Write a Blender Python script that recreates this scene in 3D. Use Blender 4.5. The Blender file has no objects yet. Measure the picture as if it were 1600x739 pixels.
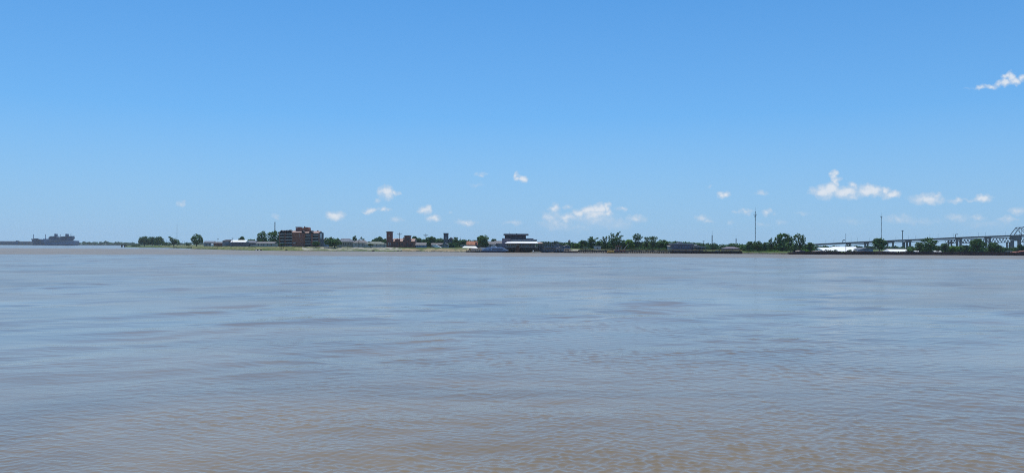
import bpy, math, random
import numpy as np
from mathutils import Vector, Matrix

random.seed(7)
scn = bpy.context.scene
COL = scn.collection
R = math.radians

# ------------------------------------------------------------------ camera
FPX = 1232.0                       # focal length in photo pixels (1600 wide)
EYE = 5.0                          # eye height over the river, metres
PITCH, ROLL = R(0.679), R(0.25)
cam_d = bpy.data.cameras.new('camera')
cam_d.sensor_width = 36.0
cam_d.lens = FPX / 1600 * 36.0
cam_d.clip_start, cam_d.clip_end = 0.5, 90000
cam = bpy.data.objects.new('camera', cam_d)
COL.objects.link(cam)
ROT = Matrix.Rotation(math.pi / 2 + PITCH, 3, 'X') @ Matrix.Rotation(ROLL, 3, 'Z')
cam.matrix_world = Matrix.Translation((0, 0, EYE)) @ ROT.to_4x4()
scn.camera = cam

def ray(px, py):
    return ROT @ Vector(((px - 800) / FPX, (369.5 - py) / FPX, -1.0))
def at(px, py, Y):
    d = ray(px, py); t = Y / d.y
    return Vector((d.x * t, Y, EYE + d.z * t))
def X(px, Y): return at(px, 388, Y).x
def Z(px, py, Y): return at(px, py, Y).z
def on_water(px, py):
    d = ray(px, py); t = -EYE / d.z
    return Vector((d.x * t, d.y * t, 0))
def mpp(Y): return Y / FPX          # metres in one photo pixel at depth Y

# ------------------------------------------------------------------ light
SUN_EL, SUN_AZ = 76.0, -14.0        # degrees; azimuth from the view direction, to the right
sd = Vector((math.sin(R(SUN_AZ)) * math.cos(R(SUN_EL)), math.cos(R(SUN_AZ)) * math.cos(R(SUN_EL)), math.sin(R(SUN_EL))))
sl = bpy.data.lights.new('sun', 'SUN')
sl.energy, sl.angle, sl.color = 4.0, R(0.53), (1.0, 0.955, 0.89)
so = bpy.data.objects.new('sun', sl)
so.rotation_euler = sd.to_track_quat('Z', 'Y').to_euler()
so.location = (0, 0, 400)
COL.objects.link(so)

scn.view_settings.view_transform = 'Standard'
scn.view_settings.look = 'None'
scn.view_settings.exposure = 0.0
scn.view_settings.gamma = 1.0
scn.view_settings.use_curve_mapping = False
scn.cycles.use_denoising = False
scn.cycles.use_adaptive_sampling = False
scn.cycles.max_bounces = 6
scn.cycles.volume_bounces = 1
scn.cycles.sample_clamp_indirect = 6.0
scn.cycles.filter_width = 1.05

# ------------------------------------------------------------------ node helper
class NT:
    def __init__(s, tree): s.t = tree; s.t.nodes.clear()
    def n(s, kind, **kw):
        nd = s.t.nodes.new(kind)
        for k, v in kw.items():
            if k.startswith('i_'):
                key = k[2:]
                nd.inputs[int(key) if key.isdigit() else key.replace('_', ' ')].default_value = v
            else: setattr(nd, k, v)
        return nd
    def l(s, a, b): s.t.links.new(a, b)
    def math(s, op, a, b=None, c=None, clamp=False):
        nd = s.t.nodes.new('ShaderNodeMath'); nd.operation = op; nd.use_clamp = clamp
        for i, v in enumerate((a, b, c)):
            if v is None: continue
            if isinstance(v, (int, float)): nd.inputs[i].default_value = v
            else: s.l(v, nd.inputs[i])
        return nd.outputs[0]
    def vec(s, op, a, b=None):
        nd = s.t.nodes.new('ShaderNodeVectorMath'); nd.operation = op
        for i, v in enumerate((a, b)):
            if v is None: continue
            if isinstance(v, (tuple, Vector)): nd.inputs[i].default_value = v
            else: s.l(v, nd.inputs[i])
        return nd.outputs['Value'] if op in ('LENGTH', 'DOT_PRODUCT') else nd.outputs['Vector']
    def mix(s, f, a, b, blend='MIX'):
        nd = s.t.nodes.new('ShaderNodeMix'); nd.data_type = 'RGBA'; nd.blend_type = blend
        for i, v in ((0, f), (6, a), (7, b)):
            if isinstance(v, (int, float)): nd.inputs[i].default_value = v
            elif isinstance(v, tuple): nd.inputs[i].default_value = v if len(v) == 4 else v + (1,)
            else: s.l(v, nd.inputs[i])
        return nd.outputs[2]
    def noise(s, vec, scale, detail=3.0, rough=0.5, dist=0.0):
        nd = s.t.nodes.new('ShaderNodeTexNoise')
        nd.inputs['Scale'].default_value = scale; nd.inputs['Detail'].default_value = detail
        nd.inputs['Roughness'].default_value = rough; nd.inputs['Distortion'].default_value = dist
        if vec is not None: s.l(vec, nd.inputs['Vector'])
        return nd.outputs['Fac']
    def ramp(s, f, lo, hi, a=0.0, b=1.0, smooth=True):
        nd = s.t.nodes.new('ShaderNodeMapRange')
        nd.interpolation_type = 'SMOOTHSTEP' if smooth else 'LINEAR'
        s.l(f, nd.inputs[0])
        for i, v in ((1, lo), (2, hi), (3, a), (4, b)): nd.inputs[i].default_value = v
        return nd.outputs[0]

# ------------------------------------------------------------------ sky with its fair-weather clouds
w = bpy.data.worlds.new('World'); scn.world = w; w.use_nodes = True
g = NT(w.node_tree)
out = g.n('ShaderNodeOutputWorld'); bg = g.n('ShaderNodeBackground'); bg.inputs['Strength'].default_value = 0.115
g.l(bg.outputs[0], out.inputs[0])
sky = g.n('ShaderNodeTexSky', sky_type='NISHITA', sun_disc=False)
sky.sun_elevation, sky.sun_rotation = R(SUN_EL), R(SUN_AZ)
sky.altitude, sky.air_density, sky.dust_density, sky.ozone_density = 0, 1.0, 0.3, 4.0
tc = g.n('ShaderNodeTexCoord')
sep = g.n('ShaderNodeSeparateXYZ'); g.l(tc.outputs['Generated'], sep.inputs[0])
yy = g.math('MAXIMUM', sep.outputs[1], 0.02)
cu = g.math('DIVIDE', sep.outputs[0], yy); cv = g.math('DIVIDE', sep.outputs[2], yy)
cmb = g.n('ShaderNodeCombineXYZ'); g.l(cu, cmb.inputs[0]); g.l(cv, cmb.inputs[1])
uv = cmb.outputs[0]
nz = g.n('ShaderNodeTexNoise'); nz.inputs['Scale'].default_value = 90; nz.inputs['Detail'].default_value = 4
g.l(uv, nz.inputs['Vector'])
wv = g.vec('MULTIPLY', g.vec('SUBTRACT', nz.outputs['Color'], (0.5, 0.5, 0.5)), (0.022, 0.014, 0))
uvw = g.vec('ADD', uv, wv)
CLOUDS = [  # photo-angle centre, half sizes, density
 (1303,274,6,7,.8),(1307,284,8,9,.85),(1288,300,21,11,1),(1300,296,14,11,1),(1320,301,26,10,.95),(1333,290,8,7,.7),(1358,299,24,10,1),(1384,299,8,7,.9),(1393,305,15,7,.95),
 (1450,311,28,9,.8),(1463,306,12,6,.6),(1496,314,11,5,.6),(1517,313,16,3,.4),(1537,310,14,7,.85),
 (1590,330,14,7,.6),(1575,343,16,5,.5),(1495,341,22,7,.4),(1527,340,13,7,.4),(1405,342,24,8,.45),(1440,347,40,7,.25),(1540,350,50,7,.22),(1330,346,30,6,.22),(1252,334,12,4,.35),
 (604,301,13,11,.95),(617,303,8,5,.75),(590,313,6,4,.4),(524,337,15,7,.9),(579,328,11,5,.8),(600,329,9,4,.7),(620,342,11,5,.5),
 (664,328,10,7,.85),(677,341,12,6,.75),(728,347,16,5,.7),(704,331,5,3,.3),(752,272,7,4,.5),(745,289,14,4,.25),(808,274,5,5,.7),(814,280,8,6,.95),
 (803,347,15,5,.5),(285,318,9,5,.5),(430,339,8,4,.4),
 (866,326,9,8,.75),(888,324,8,5,.5),(860,340,12,10,.6),(884,341,17,7,.7),(905,335,13,8,.95),(920,330,16,9,1),(935,326,13,8,1),(948,325,9,7,.85),(951,333,9,8,.8),(932,335,26,9,.75),
 (930,342,36,10,.5),(972,326,8,4,.55),(993,342,17,6,.6),(960,350,36,10,.36),(870,350,32,9,.42),(900,356,60,8,.22),
 (1132,305,10,5,.85),(1190,302,11,4,.5),(1108,293,7,3,.25),(1097,341,10,5,.6),(1107,346,9,4,.45),(1165,331,11,4.5,.6),(1149,331,7,3,.35),(1197,331,7,5,.65),(1212,333,6,4,.3),
 (1142,349,8,4,.4),(1190,350,14,5,.3),(1220,348,10,5,.3),
 (1530,136,10,5,.65),(1549,134.5,13,5,.75),(1570,130,13,6,.9),(1577,121,9,8,.95),(1586,127,11,7,.95),(1599,123,10,7,.8),(1617,120,14,8,.9),(1510,138,12,3,.2),
]
acc = None
for (px, py, a, b, op) in CLOUDS:
    d = ray(px, py)
    c = (d.x / d.y, d.z / d.y, 0)
    q = g.vec('MULTIPLY', g.vec('SUBTRACT', uvw, c), (FPX / (a * 1.35), FPX / (b * 1.3), 0))
    v = g.math('MULTIPLY_ADD', g.vec('LENGTH', q), -op, op)
    acc = v if acc is None else g.math('SMOOTH_MAX', acc, v, 0.12)
cn = g.noise(uv, 170, 4, 0.55)
dens = g.math('ADD', acc, g.math('MULTIPLY', g.math('SUBTRACT', cn, 0.5), 0.52))
alpha = g.math('MULTIPLY', g.ramp(dens, -0.14, 0.76), g.ramp(acc, 0.0, 0.22))
alpha = g.math('MULTIPLY', alpha, 0.86)
body = g.ramp(dens, 0.2, 0.9)
ccol = g.mix(body, (4.6, 5.6, 6.8), (6.9, 7.2, 7.6))
# clean summer air: the horizon keeps the colour of the sky a few degrees up, and the blue is deeper
lift = g.vec('NORMALIZE', g.vec('ADD', tc.outputs['Generated'], (0, 0, 0.045)))
g.l(lift, sky.inputs['Vector'])
blue = g.mix(1.0, sky.outputs[0], (0.485, 0.985, 1.26), 'MULTIPLY')
air = g.n('ShaderNodeValToRGB'); g.l(sep.outputs[2], air.inputs[0])
cr = air.color_ramp; cr.elements[0].position, cr.elements[0].color = 0.0, (0.9,)*3 + (1,)
cr.elements[1].position, cr.elements[1].color = 0.30, (0,)*3 + (1,)
for p_, v_ in ((0.013, 0.85), (0.062, 0.63), (0.16, 0.15)):
    e_ = cr.elements.new(p_); e_.color = (v_,)*3 + (1,)
skyc = g.mix(air.outputs[0], blue, (2.85, 4.38, 6.45))
g.l(g.mix(alpha, skyc, ccol), bg.inputs['Color'])

# ------------------------------------------------------------------ naming and mesh helpers
def tag(o, label=None, cat=None, group=None, kind=None):
    for k, v in (('label', label), ('category', cat), ('group', group), ('kind', kind)):
        if v: o[k] = v
    return o
def thing(name, label, cat, loc, group=None):
    o = bpy.data.objects.new(name, None); o.empty_display_size = 0.5
    o.location = loc; COL.objects.link(o)
    return tag(o, label, cat, group)

class MB:
    def __init__(s): s.v = []; s.f = []
    def quadset(s, vs, fs):
        b = len(s.v); s.v += [tuple(p) for p in vs]; s.f += [tuple(i + b for i in f) for f in fs]
    def box(s, x0, x1, y0, y1, z0, z1):
        s.quadset([(x0,y0,z0),(x1,y0,z0),(x1,y1,z0),(x0,y1,z0),(x0,y0,z1),(x1,y0,z1),(x1,y1,z1),(x0,y1,z1)],
                  [(0,3,2,1),(4,5,6,7),(0,1,5,4),(1,2,6,5),(2,3,7,6),(3,0,4,7)])
    def prism_y(s, poly, y0, y1):            # poly of (x, z), run along y
        n = len(poly)
        s.quadset([(x, y0, z) for x, z in poly] + [(x, y1, z) for x, z in poly],
                  [tuple(range(n))[::-1], tuple(range(n, 2*n))] + [(i, (i+1) % n, n + (i+1) % n, n + i) for i in range(n)])
    def prism_x(s, poly, x0, x1):            # poly of (y, z), run along x
        n = len(poly)
        s.quadset([(x0, y, z) for y, z in poly] + [(x1, y, z) for y, z in poly],
                  [tuple(range(n)), tuple(range(n, 2*n))[::-1]] + [(i, n + i, n + (i+1) % n, (i+1) % n) for i in range(n)])
    def prism_z(s, poly, z0, z1):            # poly of (x, y), run upwards
        n = len(poly)
        s.quadset([(x, y, z0) for x, y in poly] + [(x, y, z1) for x, y in poly],
                  [tuple(range(n))[::-1], tuple(range(n, 2*n))] + [(i, (i+1) % n, n + (i+1) % n, n + i) for i in range(n)])
    def tube(s, p0, p1, r0, r1=None, n=6):
        r1 = r0 if r1 is None else r1
        p0, p1 = Vector(p0), Vector(p1); d = (p1 - p0).normalized()
        u = d.orthogonal().normalized(); w_ = d.cross(u)
        vs = []
        for p, r in ((p0, r0), (p1, r1)):
            for i in range(n):
                a = 2 * math.pi * i / n
                vs.append(p + (u * math.cos(a) + w_ * math.sin(a)) * r)
        s.quadset(vs, [(i, (i+1) % n, n + (i+1) % n, n + i) for i in range(n)] + [tuple(range(n))[::-1], tuple(range(n, 2*n))])
    def hip(s, x0, x1, y0, y1, z0, z1, inset):
        ym = (y0 + y1) / 2
        s.quadset([(x0,y0,z0),(x1,y0,z0),(x1,y1,z0),(x0,y1,z0),(x0+inset,ym,z1),(x1-inset,ym,z1)],
                  [(0,3,2,1),(0,1,5,4),(1,2,5),(2,3,4,5),(3,0,4)])
    def build(s, name, mat, parent=None, label=None):
        me = bpy.data.meshes.new(name)
        off = Vector(parent_loc(parent)) if parent else Vector((0, 0, 0))
        me.from_pydata([tuple(Vector(p) - off) for p in s.v], [], s.f)
        me.materials.append(mat)
        o = bpy.data.objects.new(name, me); COL.objects.link(o)
        if parent: o.parent = parent
        if label: o['label'] = label
        return o
def parent_loc(o):
    l = Vector(o.location)
    while o.parent: o = o.parent; l += Vector(o.location)
    return l
def recentre(o):                              # a one-mesh thing gets its origin at its base
    me = o.data
    n = len(me.vertices); c = np.empty(n * 3); me.vertices.foreach_get('co', c); c = c.reshape(-1, 3)
    b = np.array([(c[:,0].min()+c[:,0].max())/2, (c[:,1].min()+c[:,1].max())/2, c[:,2].min()])
    me.vertices.foreach_set('co', (c - b).ravel()); o.location = b
    return o
def single(mb, name, mat, label, cat, group=None):
    return tag(recentre(mb.build(name, mat)), label, cat, group)

MATS = {}
def mat(name, col, rough=0.8, var=0.25, scale=0.6, spec=0.3, metal=0.0):
    if name in MATS: return MATS[name]
    m = bpy.data.materials.new(name); m.use_nodes = True; t = NT(m.node_tree)
    o = t.n('ShaderNodeOutputMaterial'); p = t.n('ShaderNodeBsdfPrincipled')
    t.l(p.outputs[0], o.inputs[0])
    c = t.n('ShaderNodeTexCoord')
    f = t.noise(c.outputs['Object'], scale, 4, 0.6)
    lo = tuple(x * (1 - var) for x in col); hi = tuple(min(1, x * (1 + var)) for x in col)
    t.l(t.mix(t.ramp(f, 0.3, 0.7), lo, hi), p.inputs['Base Color'])
    p.inputs['Roughness'].default_value = rough; p.inputs['Specular IOR Level'].default_value = spec
    p.inputs['Metallic'].default_value = metal
    MATS[name] = m
    return m

# ------------------------------------------------------------------ the river
def water_material():
    m = bpy.data.materials.new('river_water'); m.use_nodes = True; t = NT(m.node_tree)
    o = t.n('ShaderNodeOutputMaterial'); p = t.n('ShaderNodeBsdfPrincipled'); t.l(p.outputs[0], o.inputs[0])
    geo = t.n('ShaderNodeNewGeometry'); pos = geo.outputs['Position']
    def sc(x, y, v=pos): return t.vec('MULTIPLY', v, (x, y, 0))
    # silt clouds carried by the current
    silt = t.ramp(t.noise(sc(0.05, 0.09), 1.0, 5, 0.6, 0.8), 0.3, 0.7)
    t.l(t.mix(silt, SILT_A, SILT_B), p.inputs['Base Color'])
    # the reach beyond mid-river is ruffled by the current; patches of wind nearer in
    sep = t.n('ShaderNodeSeparateXYZ'); t.l(pos, sep.inputs[0])
    edge = t.math('ADD', sep.outputs[1], t.math('MULTIPLY', t.math('SUBTRACT', t.noise(sc(0.006, 0.012), 1.0, 4, 0.6), 0.5), 190.0))
    band = t.math('MULTIPLY', t.ramp(edge, 345.0, 375.0), t.ramp(edge, 760.0, 960.0, 1.0, 0.0))
    patch = t.ramp(t.noise(sc(0.03, 0.045), 1.0, 5, 0.62, 0.9), 0.36, 0.66)
    d = t.vec('LENGTH', pos)
    fine = t.noise(sc(5.5, 8.0), 1.0, 2, 0.5, 0.3)
    h = t.math('MULTIPLY', t.math('MULTIPLY', fine, 0.022), t.math('DIVIDE', 1.0, t.math('ADD', 1.0, t.math('POWER', t.math('DIVIDE', d, 26.0), 2.0))))
    b = t.n('ShaderNodeBump'); b.inputs['Strength'].default_value = 1.0; b.inputs['Distance'].default_value = 1.0
    t.l(h, b.inputs['Height']); t.l(b.outputs[0], p.inputs['Normal'])
    p.inputs['IOR'].default_value = 1.41
    r = t.math('ADD', t.math('MULTIPLY_ADD', patch, 0.08, 0.07), t.math('MULTIPLY', band, 0.20))
    r = t.math('ADD', r, t.math('MULTIPLY', t.ramp(d, 30.0, 130.0), 0.10))
    t.l(r, p.inputs['Roughness'])
    return m
SILT_A, SILT_B = (0.168, 0.130, 0.078), (0.238, 0.184, 0.110)
def build_river():
    """one sheet of water; its mesh is finer near the promenade, where single ripples can be seen"""
    rg = np.random.default_rng(11)
    fine_a = np.linspace(-41, 41, 1800); side = np.linspace(41, 319, 60)[1:-1]
    ang = np.radians(np.concatenate([fine_a, side]))
    r = [1.0, 6.0, 10.0, 13.0]
    while r[-1] < 650: r.append(r[-1] + max(0.034, r[-1] * 0.0030))
    while r[-1] < 40000: r.append(r[-1] * 1.25)
    r = np.array(r); nr, na = len(r), len(ang)
    da = np.full(na, math.radians(82 / 1799)); da[len(fine_a):] = math.radians(4.7)
    RR, AA = np.meshgrid(r, ang, indexing='ij')
    x = (RR * np.sin(AA)).ravel().astype(np.float32); y = (RR * np.cos(AA)).ravel().astype(np.float32)
    sp = np.maximum(np.gradient(r)[:, None], r[:, None] * da[None, :]).ravel().astype(np.float32)
    z = np.zeros_like(x); dx = np.zeros_like(x); dy = np.zeros_like(x)
    def field(l0, l1, n):                 # slow random field, about -1..1
        f = np.zeros_like(x)
        for i in range(n):
            k = 2 * math.pi / rg.uniform(l0, l1); a = rg.uniform(0, math.pi)
            f += np.sin(k * (x * math.cos(a) + y * math.sin(a)) + rg.uniform(0, 6.28)).astype(np.float32)
        return f / math.sqrt(n / 2)
    gust = np.clip(0.86 * np.exp(0.26 * field(3, 18, 12) + 0.24 * field(40, 160, 6)), 0.2, 2.4)
    eddy = np.clip(0.8 + 0.4 * field(12, 60, 7), 0.1, 1.8)
    for (l0, l1, n, slope, spread, mod, q) in WAVES:
        for i in range(n):
            L = l0 * (l1 / l0) ** ((i + rg.random()) / n); k = 2 * math.pi / L
            th = math.radians(90 + 12 + rg.normal() * spread)
            ck, sk = k * math.cos(th), k * math.sin(th)
            a = slope * math.sqrt(2.0 / n) / k
            fade = np.clip((L / sp - 2.3) / 2.2, 0, 1)
            amp = a * fade * mod_field(mod, gust, eddy)
            ph = ck * x + sk * y + np.float32(rg.uniform(0, 6.28))
            z += amp * np.cos(ph); s_ = amp * np.sin(ph) * q
            dx -= s_ * math.cos(th); dy -= s_ * math.sin(th)
    V = np.stack([x + dx, y + dy, z], 1).astype(np.float32)
    idx = np.arange(nr * na).reshape(nr, na); nx = np.roll(idx, -1, axis=1)
    F = np.stack([idx[:-1], nx[:-1], nx[1:], idx[1:]], -1).reshape(-1, 4)[:, ::-1]
    k = len(F)
    me = bpy.data.meshes.new('river_water')
    me.vertices.add(len(V)); me.vertices.foreach_set('co', V.ravel())
    me.loops.add(4 * k); me.loops.foreach_set('vertex_index', F.ravel().astype(np.int32))
    me.polygons.add(k); me.polygons.foreach_set('loop_start', np.arange(0, 4 * k, 4, dtype=np.int32)); me.polygons.foreach_set('loop_total', np.full(k, 4, np.int32))
    me.update(); me.polygons.foreach_set('use_smooth', np.ones(k, bool))
    me.materials.append(water_material())
    o = bpy.data.objects.new('river_water', me); COL.objects.link(o)
    tag(o, 'wide muddy brown river with small wind ripples', 'river', kind='structure')
def mod_field(mod, gust, eddy): return gust if mod == 'gust' else eddy
WAVES = [  # shortest and longest wavelength, number, rms slope, spread in degrees, gusts, crest sharpness
 (0.13, 0.29, 48, 0.140, 38, 'gust', 0.9),
 (0.32, 0.9, 26, 0.034, 38, 'gust', 1.0),
 (1.1, 3.5, 16, 0.022, 42, 'eddy', 1.0),
 (3.0, 9.0, 16, 0.026, 55, 'eddy', 1.0),
 (9.0, 22.0, 10, 0.014, 60, 'eddy', 1.0),
]
build_river()

def haze_box(density=0.00005):
    m = bpy.data.materials.new('haze_air'); m.use_nodes = True; t = NT(m.node_tree)
    o = t.n('ShaderNodeOutputMaterial'); v = t.n('ShaderNodeVolumePrincipled')
    v.inputs['Color'].default_value = (0.72, 0.86, 1.0, 1)
    v.inputs['Density'].default_value = density
    v.inputs['Anisotropy'].default_value = 0.2
    t.l(v.outputs[0], o.inputs['Volume'])
    b = MB(); b.box(-4200, 4200, -60, 5600, -1.5, 95)
    return tag(b.build('haze', m), 'thin blue summer haze over the river', 'haze', kind='stuff')

# ------------------------------------------------------------------ materials
M = dict(
 leaf=None,
 bark=mat('bark', (0.09,0.07,0.055), 0.9),
 brick=mat('brick_red', (0.31,0.13,0.092), 0.9, 0.2, 1.2),
 brick_dark=mat('brick_dark', (0.24,0.10,0.082), 0.9, 0.2, 1.2),
 brick_bright=mat('brick_bright', (0.34,0.13,0.08), 0.9, 0.2, 1.2),
 concrete=mat('pale_concrete', (0.36,0.35,0.33), 0.9, 0.2, 0.4),
 plaster=mat('pale_plaster', (0.42,0.41,0.39), 0.9, 0.12),
 beige=mat('beige_boarding', (0.36,0.32,0.26), 0.9, 0.15),
 greywall=mat('grey_boarding', (0.27,0.28,0.30), 0.9, 0.15),
 bluewall=mat('blue_boarding', (0.22,0.28,0.38), 0.9, 0.15),
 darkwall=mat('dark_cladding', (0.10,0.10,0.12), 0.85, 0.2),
 mauve=mat('mauve_cladding', (0.17,0.15,0.18), 0.85, 0.2),
 white=mat('white_paint', (0.78,0.78,0.77), 0.6, 0.05),
 whiteroof=mat('white_sheet_roof', (0.80,0.80,0.79), 0.55, 0.05),
 roof_grey=mat('grey_shingles', (0.17,0.165,0.165), 0.9, 0.2),
 roof_dark=mat('dark_shingles', (0.06,0.055,0.06), 0.9, 0.25),
 roof_pink=mat('pinkish_tiles', (0.33,0.235,0.20), 0.9, 0.2),
 roof_terra=mat('terracotta_tiles', (0.34,0.15,0.09), 0.9, 0.25),
 roof_green=mat('green_grey_shingles', (0.18,0.20,0.17), 0.9, 0.2),
 roof_slate=mat('slate_blue_shingles', (0.14,0.155,0.18), 0.9, 0.2),
 glass=mat('dark_window_glass', (0.02,0.028,0.04), 0.15, 0.1, 1, 0.5),
 blueglass=mat('blue_tinted_glass', (0.03,0.10,0.16), 0.12, 0.1, 1, 0.5),
 navy=mat('navy_hull_paint', (0.018,0.024,0.05), 0.4, 0.2),
 ferry=mat('pale_blue_ferry_paint', (0.33,0.42,0.57), 0.4, 0.06),
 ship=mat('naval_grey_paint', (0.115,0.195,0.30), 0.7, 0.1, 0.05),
 ship_mid=mat('mid_grey_paint', (0.042,0.082,0.14), 0.7, 0.1, 0.05),  # darker paint of the left hull and the deckhouses
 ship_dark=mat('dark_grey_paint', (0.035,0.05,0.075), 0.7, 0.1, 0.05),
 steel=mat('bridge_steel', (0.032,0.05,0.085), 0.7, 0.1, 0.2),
 steel_dark=mat('dark_steel', (0.014,0.019,0.03), 0.7, 0.1, 0.2),  # darker steel of roadways, signs and rear piers
 bridgepier=mat('bridge_leg_concrete', (0.065,0.08,0.105), 0.9, 0.15, 0.1),
 pier=mat('bridge_pier_concrete', (0.25,0.245,0.25), 0.9, 0.15, 0.1),
 mast=mat('galvanised_mast', (0.22,0.24,0.27), 0.6, 0.1),
 timber=mat('tarred_timber', (0.045,0.036,0.03), 0.95, 0.3, 0.8),
 timber_pale=mat('weathered_timber', (0.25,0.19,0.11), 0.95, 0.3, 0.8),
 barge=mat('rusty_barge_steel', (0.055,0.032,0.032), 0.8, 0.35, 0.25),
 barge_rust=mat('red_lead_cover', (0.22,0.085,0.06), 0.8, 0.3, 0.3),
 cargo=mat('pale_gravel_cargo', (0.26,0.22,0.19), 0.95, 0.3, 0.5),
 yellow=mat('yellow_deck_paint', (0.62,0.36,0.06), 0.6, 0.15),
 tugred=mat('faded_red_paint', (0.23,0.07,0.055), 0.7, 0.25),
 black=mat('black_rubber', (0.012,0.012,0.014), 0.8, 0.2),
 ochre=mat('ochre_rail_paint', (0.36,0.25,0.09), 0.8, 0.2),
)
def leaf_material(name, dark, light, scale=0.28):
    m = bpy.data.materials.new(name); m.use_nodes = True; t = NT(m.node_tree)
    o = t.n('ShaderNodeOutputMaterial'); p = t.n('ShaderNodeBsdfDiffuse'); tr = t.n('ShaderNodeBsdfTranslucent'); mx = t.n('ShaderNodeMixShader')
    c = t.n('ShaderNodeTexCoord'); oi = t.n('ShaderNodeObjectInfo')
    f = t.ramp(t.noise(c.outputs['Object'], scale, 3, 0.7), 0.34, 0.66)
    col = t.mix(f, dark, light)
    t.l(col, p.inputs[0]); t.l(t.mix(1.0, col, (0.9, 1.0, 0.5), 'MULTIPLY'), tr.inputs[0])
    mx.inputs[0].default_value = 0.22
    t.l(p.outputs[0], mx.inputs[1]); t.l(tr.outputs[0], mx.inputs[2]); t.l(mx.outputs[0], o.inputs[0])
    return m
LEAF = {
 'oak': leaf_material('oak_leaves', (0.035,0.077,0.030), (0.131,0.232,0.081)),
 'dark': leaf_material('dark_leaves', (0.034,0.074,0.037), (0.115,0.205,0.090)),
 'fresh': leaf_material('fresh_leaves', (0.072,0.145,0.030), (0.251,0.407,0.090)),
 'grey': leaf_material('willow_leaves', (0.054,0.094,0.050), (0.174,0.257,0.124)),
 'far': leaf_material('far_leaves', (0.035,0.077,0.040), (0.112,0.198,0.090), 0.03),
}

# ------------------------------------------------------------------ the far bank
SHORE = [(196,386.2),(215,386.35),(240,386.7),(265,387.3),(300,388.8),(340,390.0),(400,391.4),(480,391.9),(560,392.4),(620,393.0),(700,393.6),(780,394.2),
         (860,394.9),(950,395.2),(1050,395.9),(1150,396.5),(1240,397.3),(1400,398.1),(1600,399.0),(1800,400.0),(2000,401)]
SX = [p[0] for p in SHORE]
SYD = [on_water(*p).y for p in SHORE]
def ysh(px): return float(np.interp(px, SX, SYD))
def crest(px): return float(np.interp(px, [196,215,260,330,900,1050,2000], [0.4,1.0,2.4,3.2,3.1,1.7,1.4]))
def bank(px, off):                       # height of the land at a distance behind the waterline
    c = crest(px)
    return float(np.interp(off, [0,3,7,26,34,60,4000], [-0.3,0.35,0.8,c-0.1,c,c-0.25,c-0.3]))

def ground_mats():
    def gm(name, a, b, sc=0.25, turf=0):
        m = bpy.data.materials.new(name); m.use_nodes = True; t = NT(m.node_tree)
        o = t.n('ShaderNodeOutputMaterial'); p = t.n('ShaderNodeBsdfPrincipled'); t.l(p.outputs[0], o.inputs[0])
        c = t.n('ShaderNodeTexCoord')
        f = t.ramp(t.noise(t.vec('MULTIPLY', c.outputs['Object'], (0.5,1,1)), sc, 5, 0.65), 0.35, 0.65)
        col = t.mix(f, a, b)
        if turf:
            g2 = t.ramp(t.noise(t.vec('MULTIPLY', c.outputs['Object'], (0.09, 0.22, 1)), 1.0, 5, 0.7), 0.5 - turf * 0.1, 0.62 - turf * 0.1)
            col = t.mix(g2, col, (0.075, 0.105, 0.035))
        t.l(col, p.inputs['Base Color']); p.inputs['Roughness'].default_value = 0.95
        p.inputs['Specular IOR Level'].default_value = 0.1
        return m
    return [gm('bank_grass', (0.045,0.075,0.020), (0.11,0.14,0.045)),
            gm('dry_mown_grass', (0.13,0.14,0.055), (0.27,0.25,0.13), 0.25, 0.6),
            gm('levee_paving', (0.24,0.23,0.18), (0.42,0.39,0.33), 0.25, 0.5),
            gm('sandy_bank', (0.20,0.15,0.09), (0.38,0.31,0.20), 0.25, 0.3),
            gm('dark_riprap', (0.04,0.038,0.032), (0.12,0.105,0.085), 0.6)]
def build_land():
    cols = []
    pxs = list(np.arange(196, 2001, 4.0))
    offs = [0,3,7,12,17,22,26,30,34,46,60,120,400,1200,2600]
    V, F, MI = [], [], []
    rnd = random.Random(3)
    for px in pxs:
        y0 = ysh(px)
        x0 = on_water(px, float(np.interp(px, SX, [p[1] for p in SHORE]))).x
        for o in offs:
            y = y0 + o
            x = x0 * (y / y0) if o > 60 else x0 * (1 + o / y0)
            jit = rnd.uniform(-0.22, 0.22) if 0 < o < 40 else 0
            if o < 5: y += rnd.uniform(-1.6, 1.6)
            V.append((x, y, bank(px, o) + jit))
    n = len(offs)
    for i in range(len(pxs) - 1):
        px = pxs[i]
        for j in range(n - 1):
            F.append((i*n+j, (i+1)*n+j, (i+1)*n+j+1, i*n+j+1))
            o = offs[j]
            if px < 300: k = 0 if o < 12 or px < 250 else 1
            elif px < 470: k = 0 if o < 7 else 1
            elif px < 625: k = 0 if o < 7 else (2 if o < 26 else 1)
            elif px < 735: k = 4 if (o < 3 and px < 660) else (3 if o < 22 else 0)
            elif px < 890: k = 4
            elif px < 1045: k = 4 if o < 12 else (2 if o < 22 else 0)
            elif px < 1160: k = 4 if o < 22 else 0
            else: k = 4 if o < 7 else 0
            MI.append(k)
    me = bpy.data.meshes.new('riverbank'); me.from_pydata(V, [], F)
    for m in ground_mats(): me.materials.append(m)
    me.polygons.foreach_set('material_index', MI)
    o = bpy.data.objects.new('riverbank', me); COL.objects.link(o)
    tag(o, 'low grassy levee with pale paving and sandy edge', 'riverbank', kind='structure')
build_land()
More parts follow.
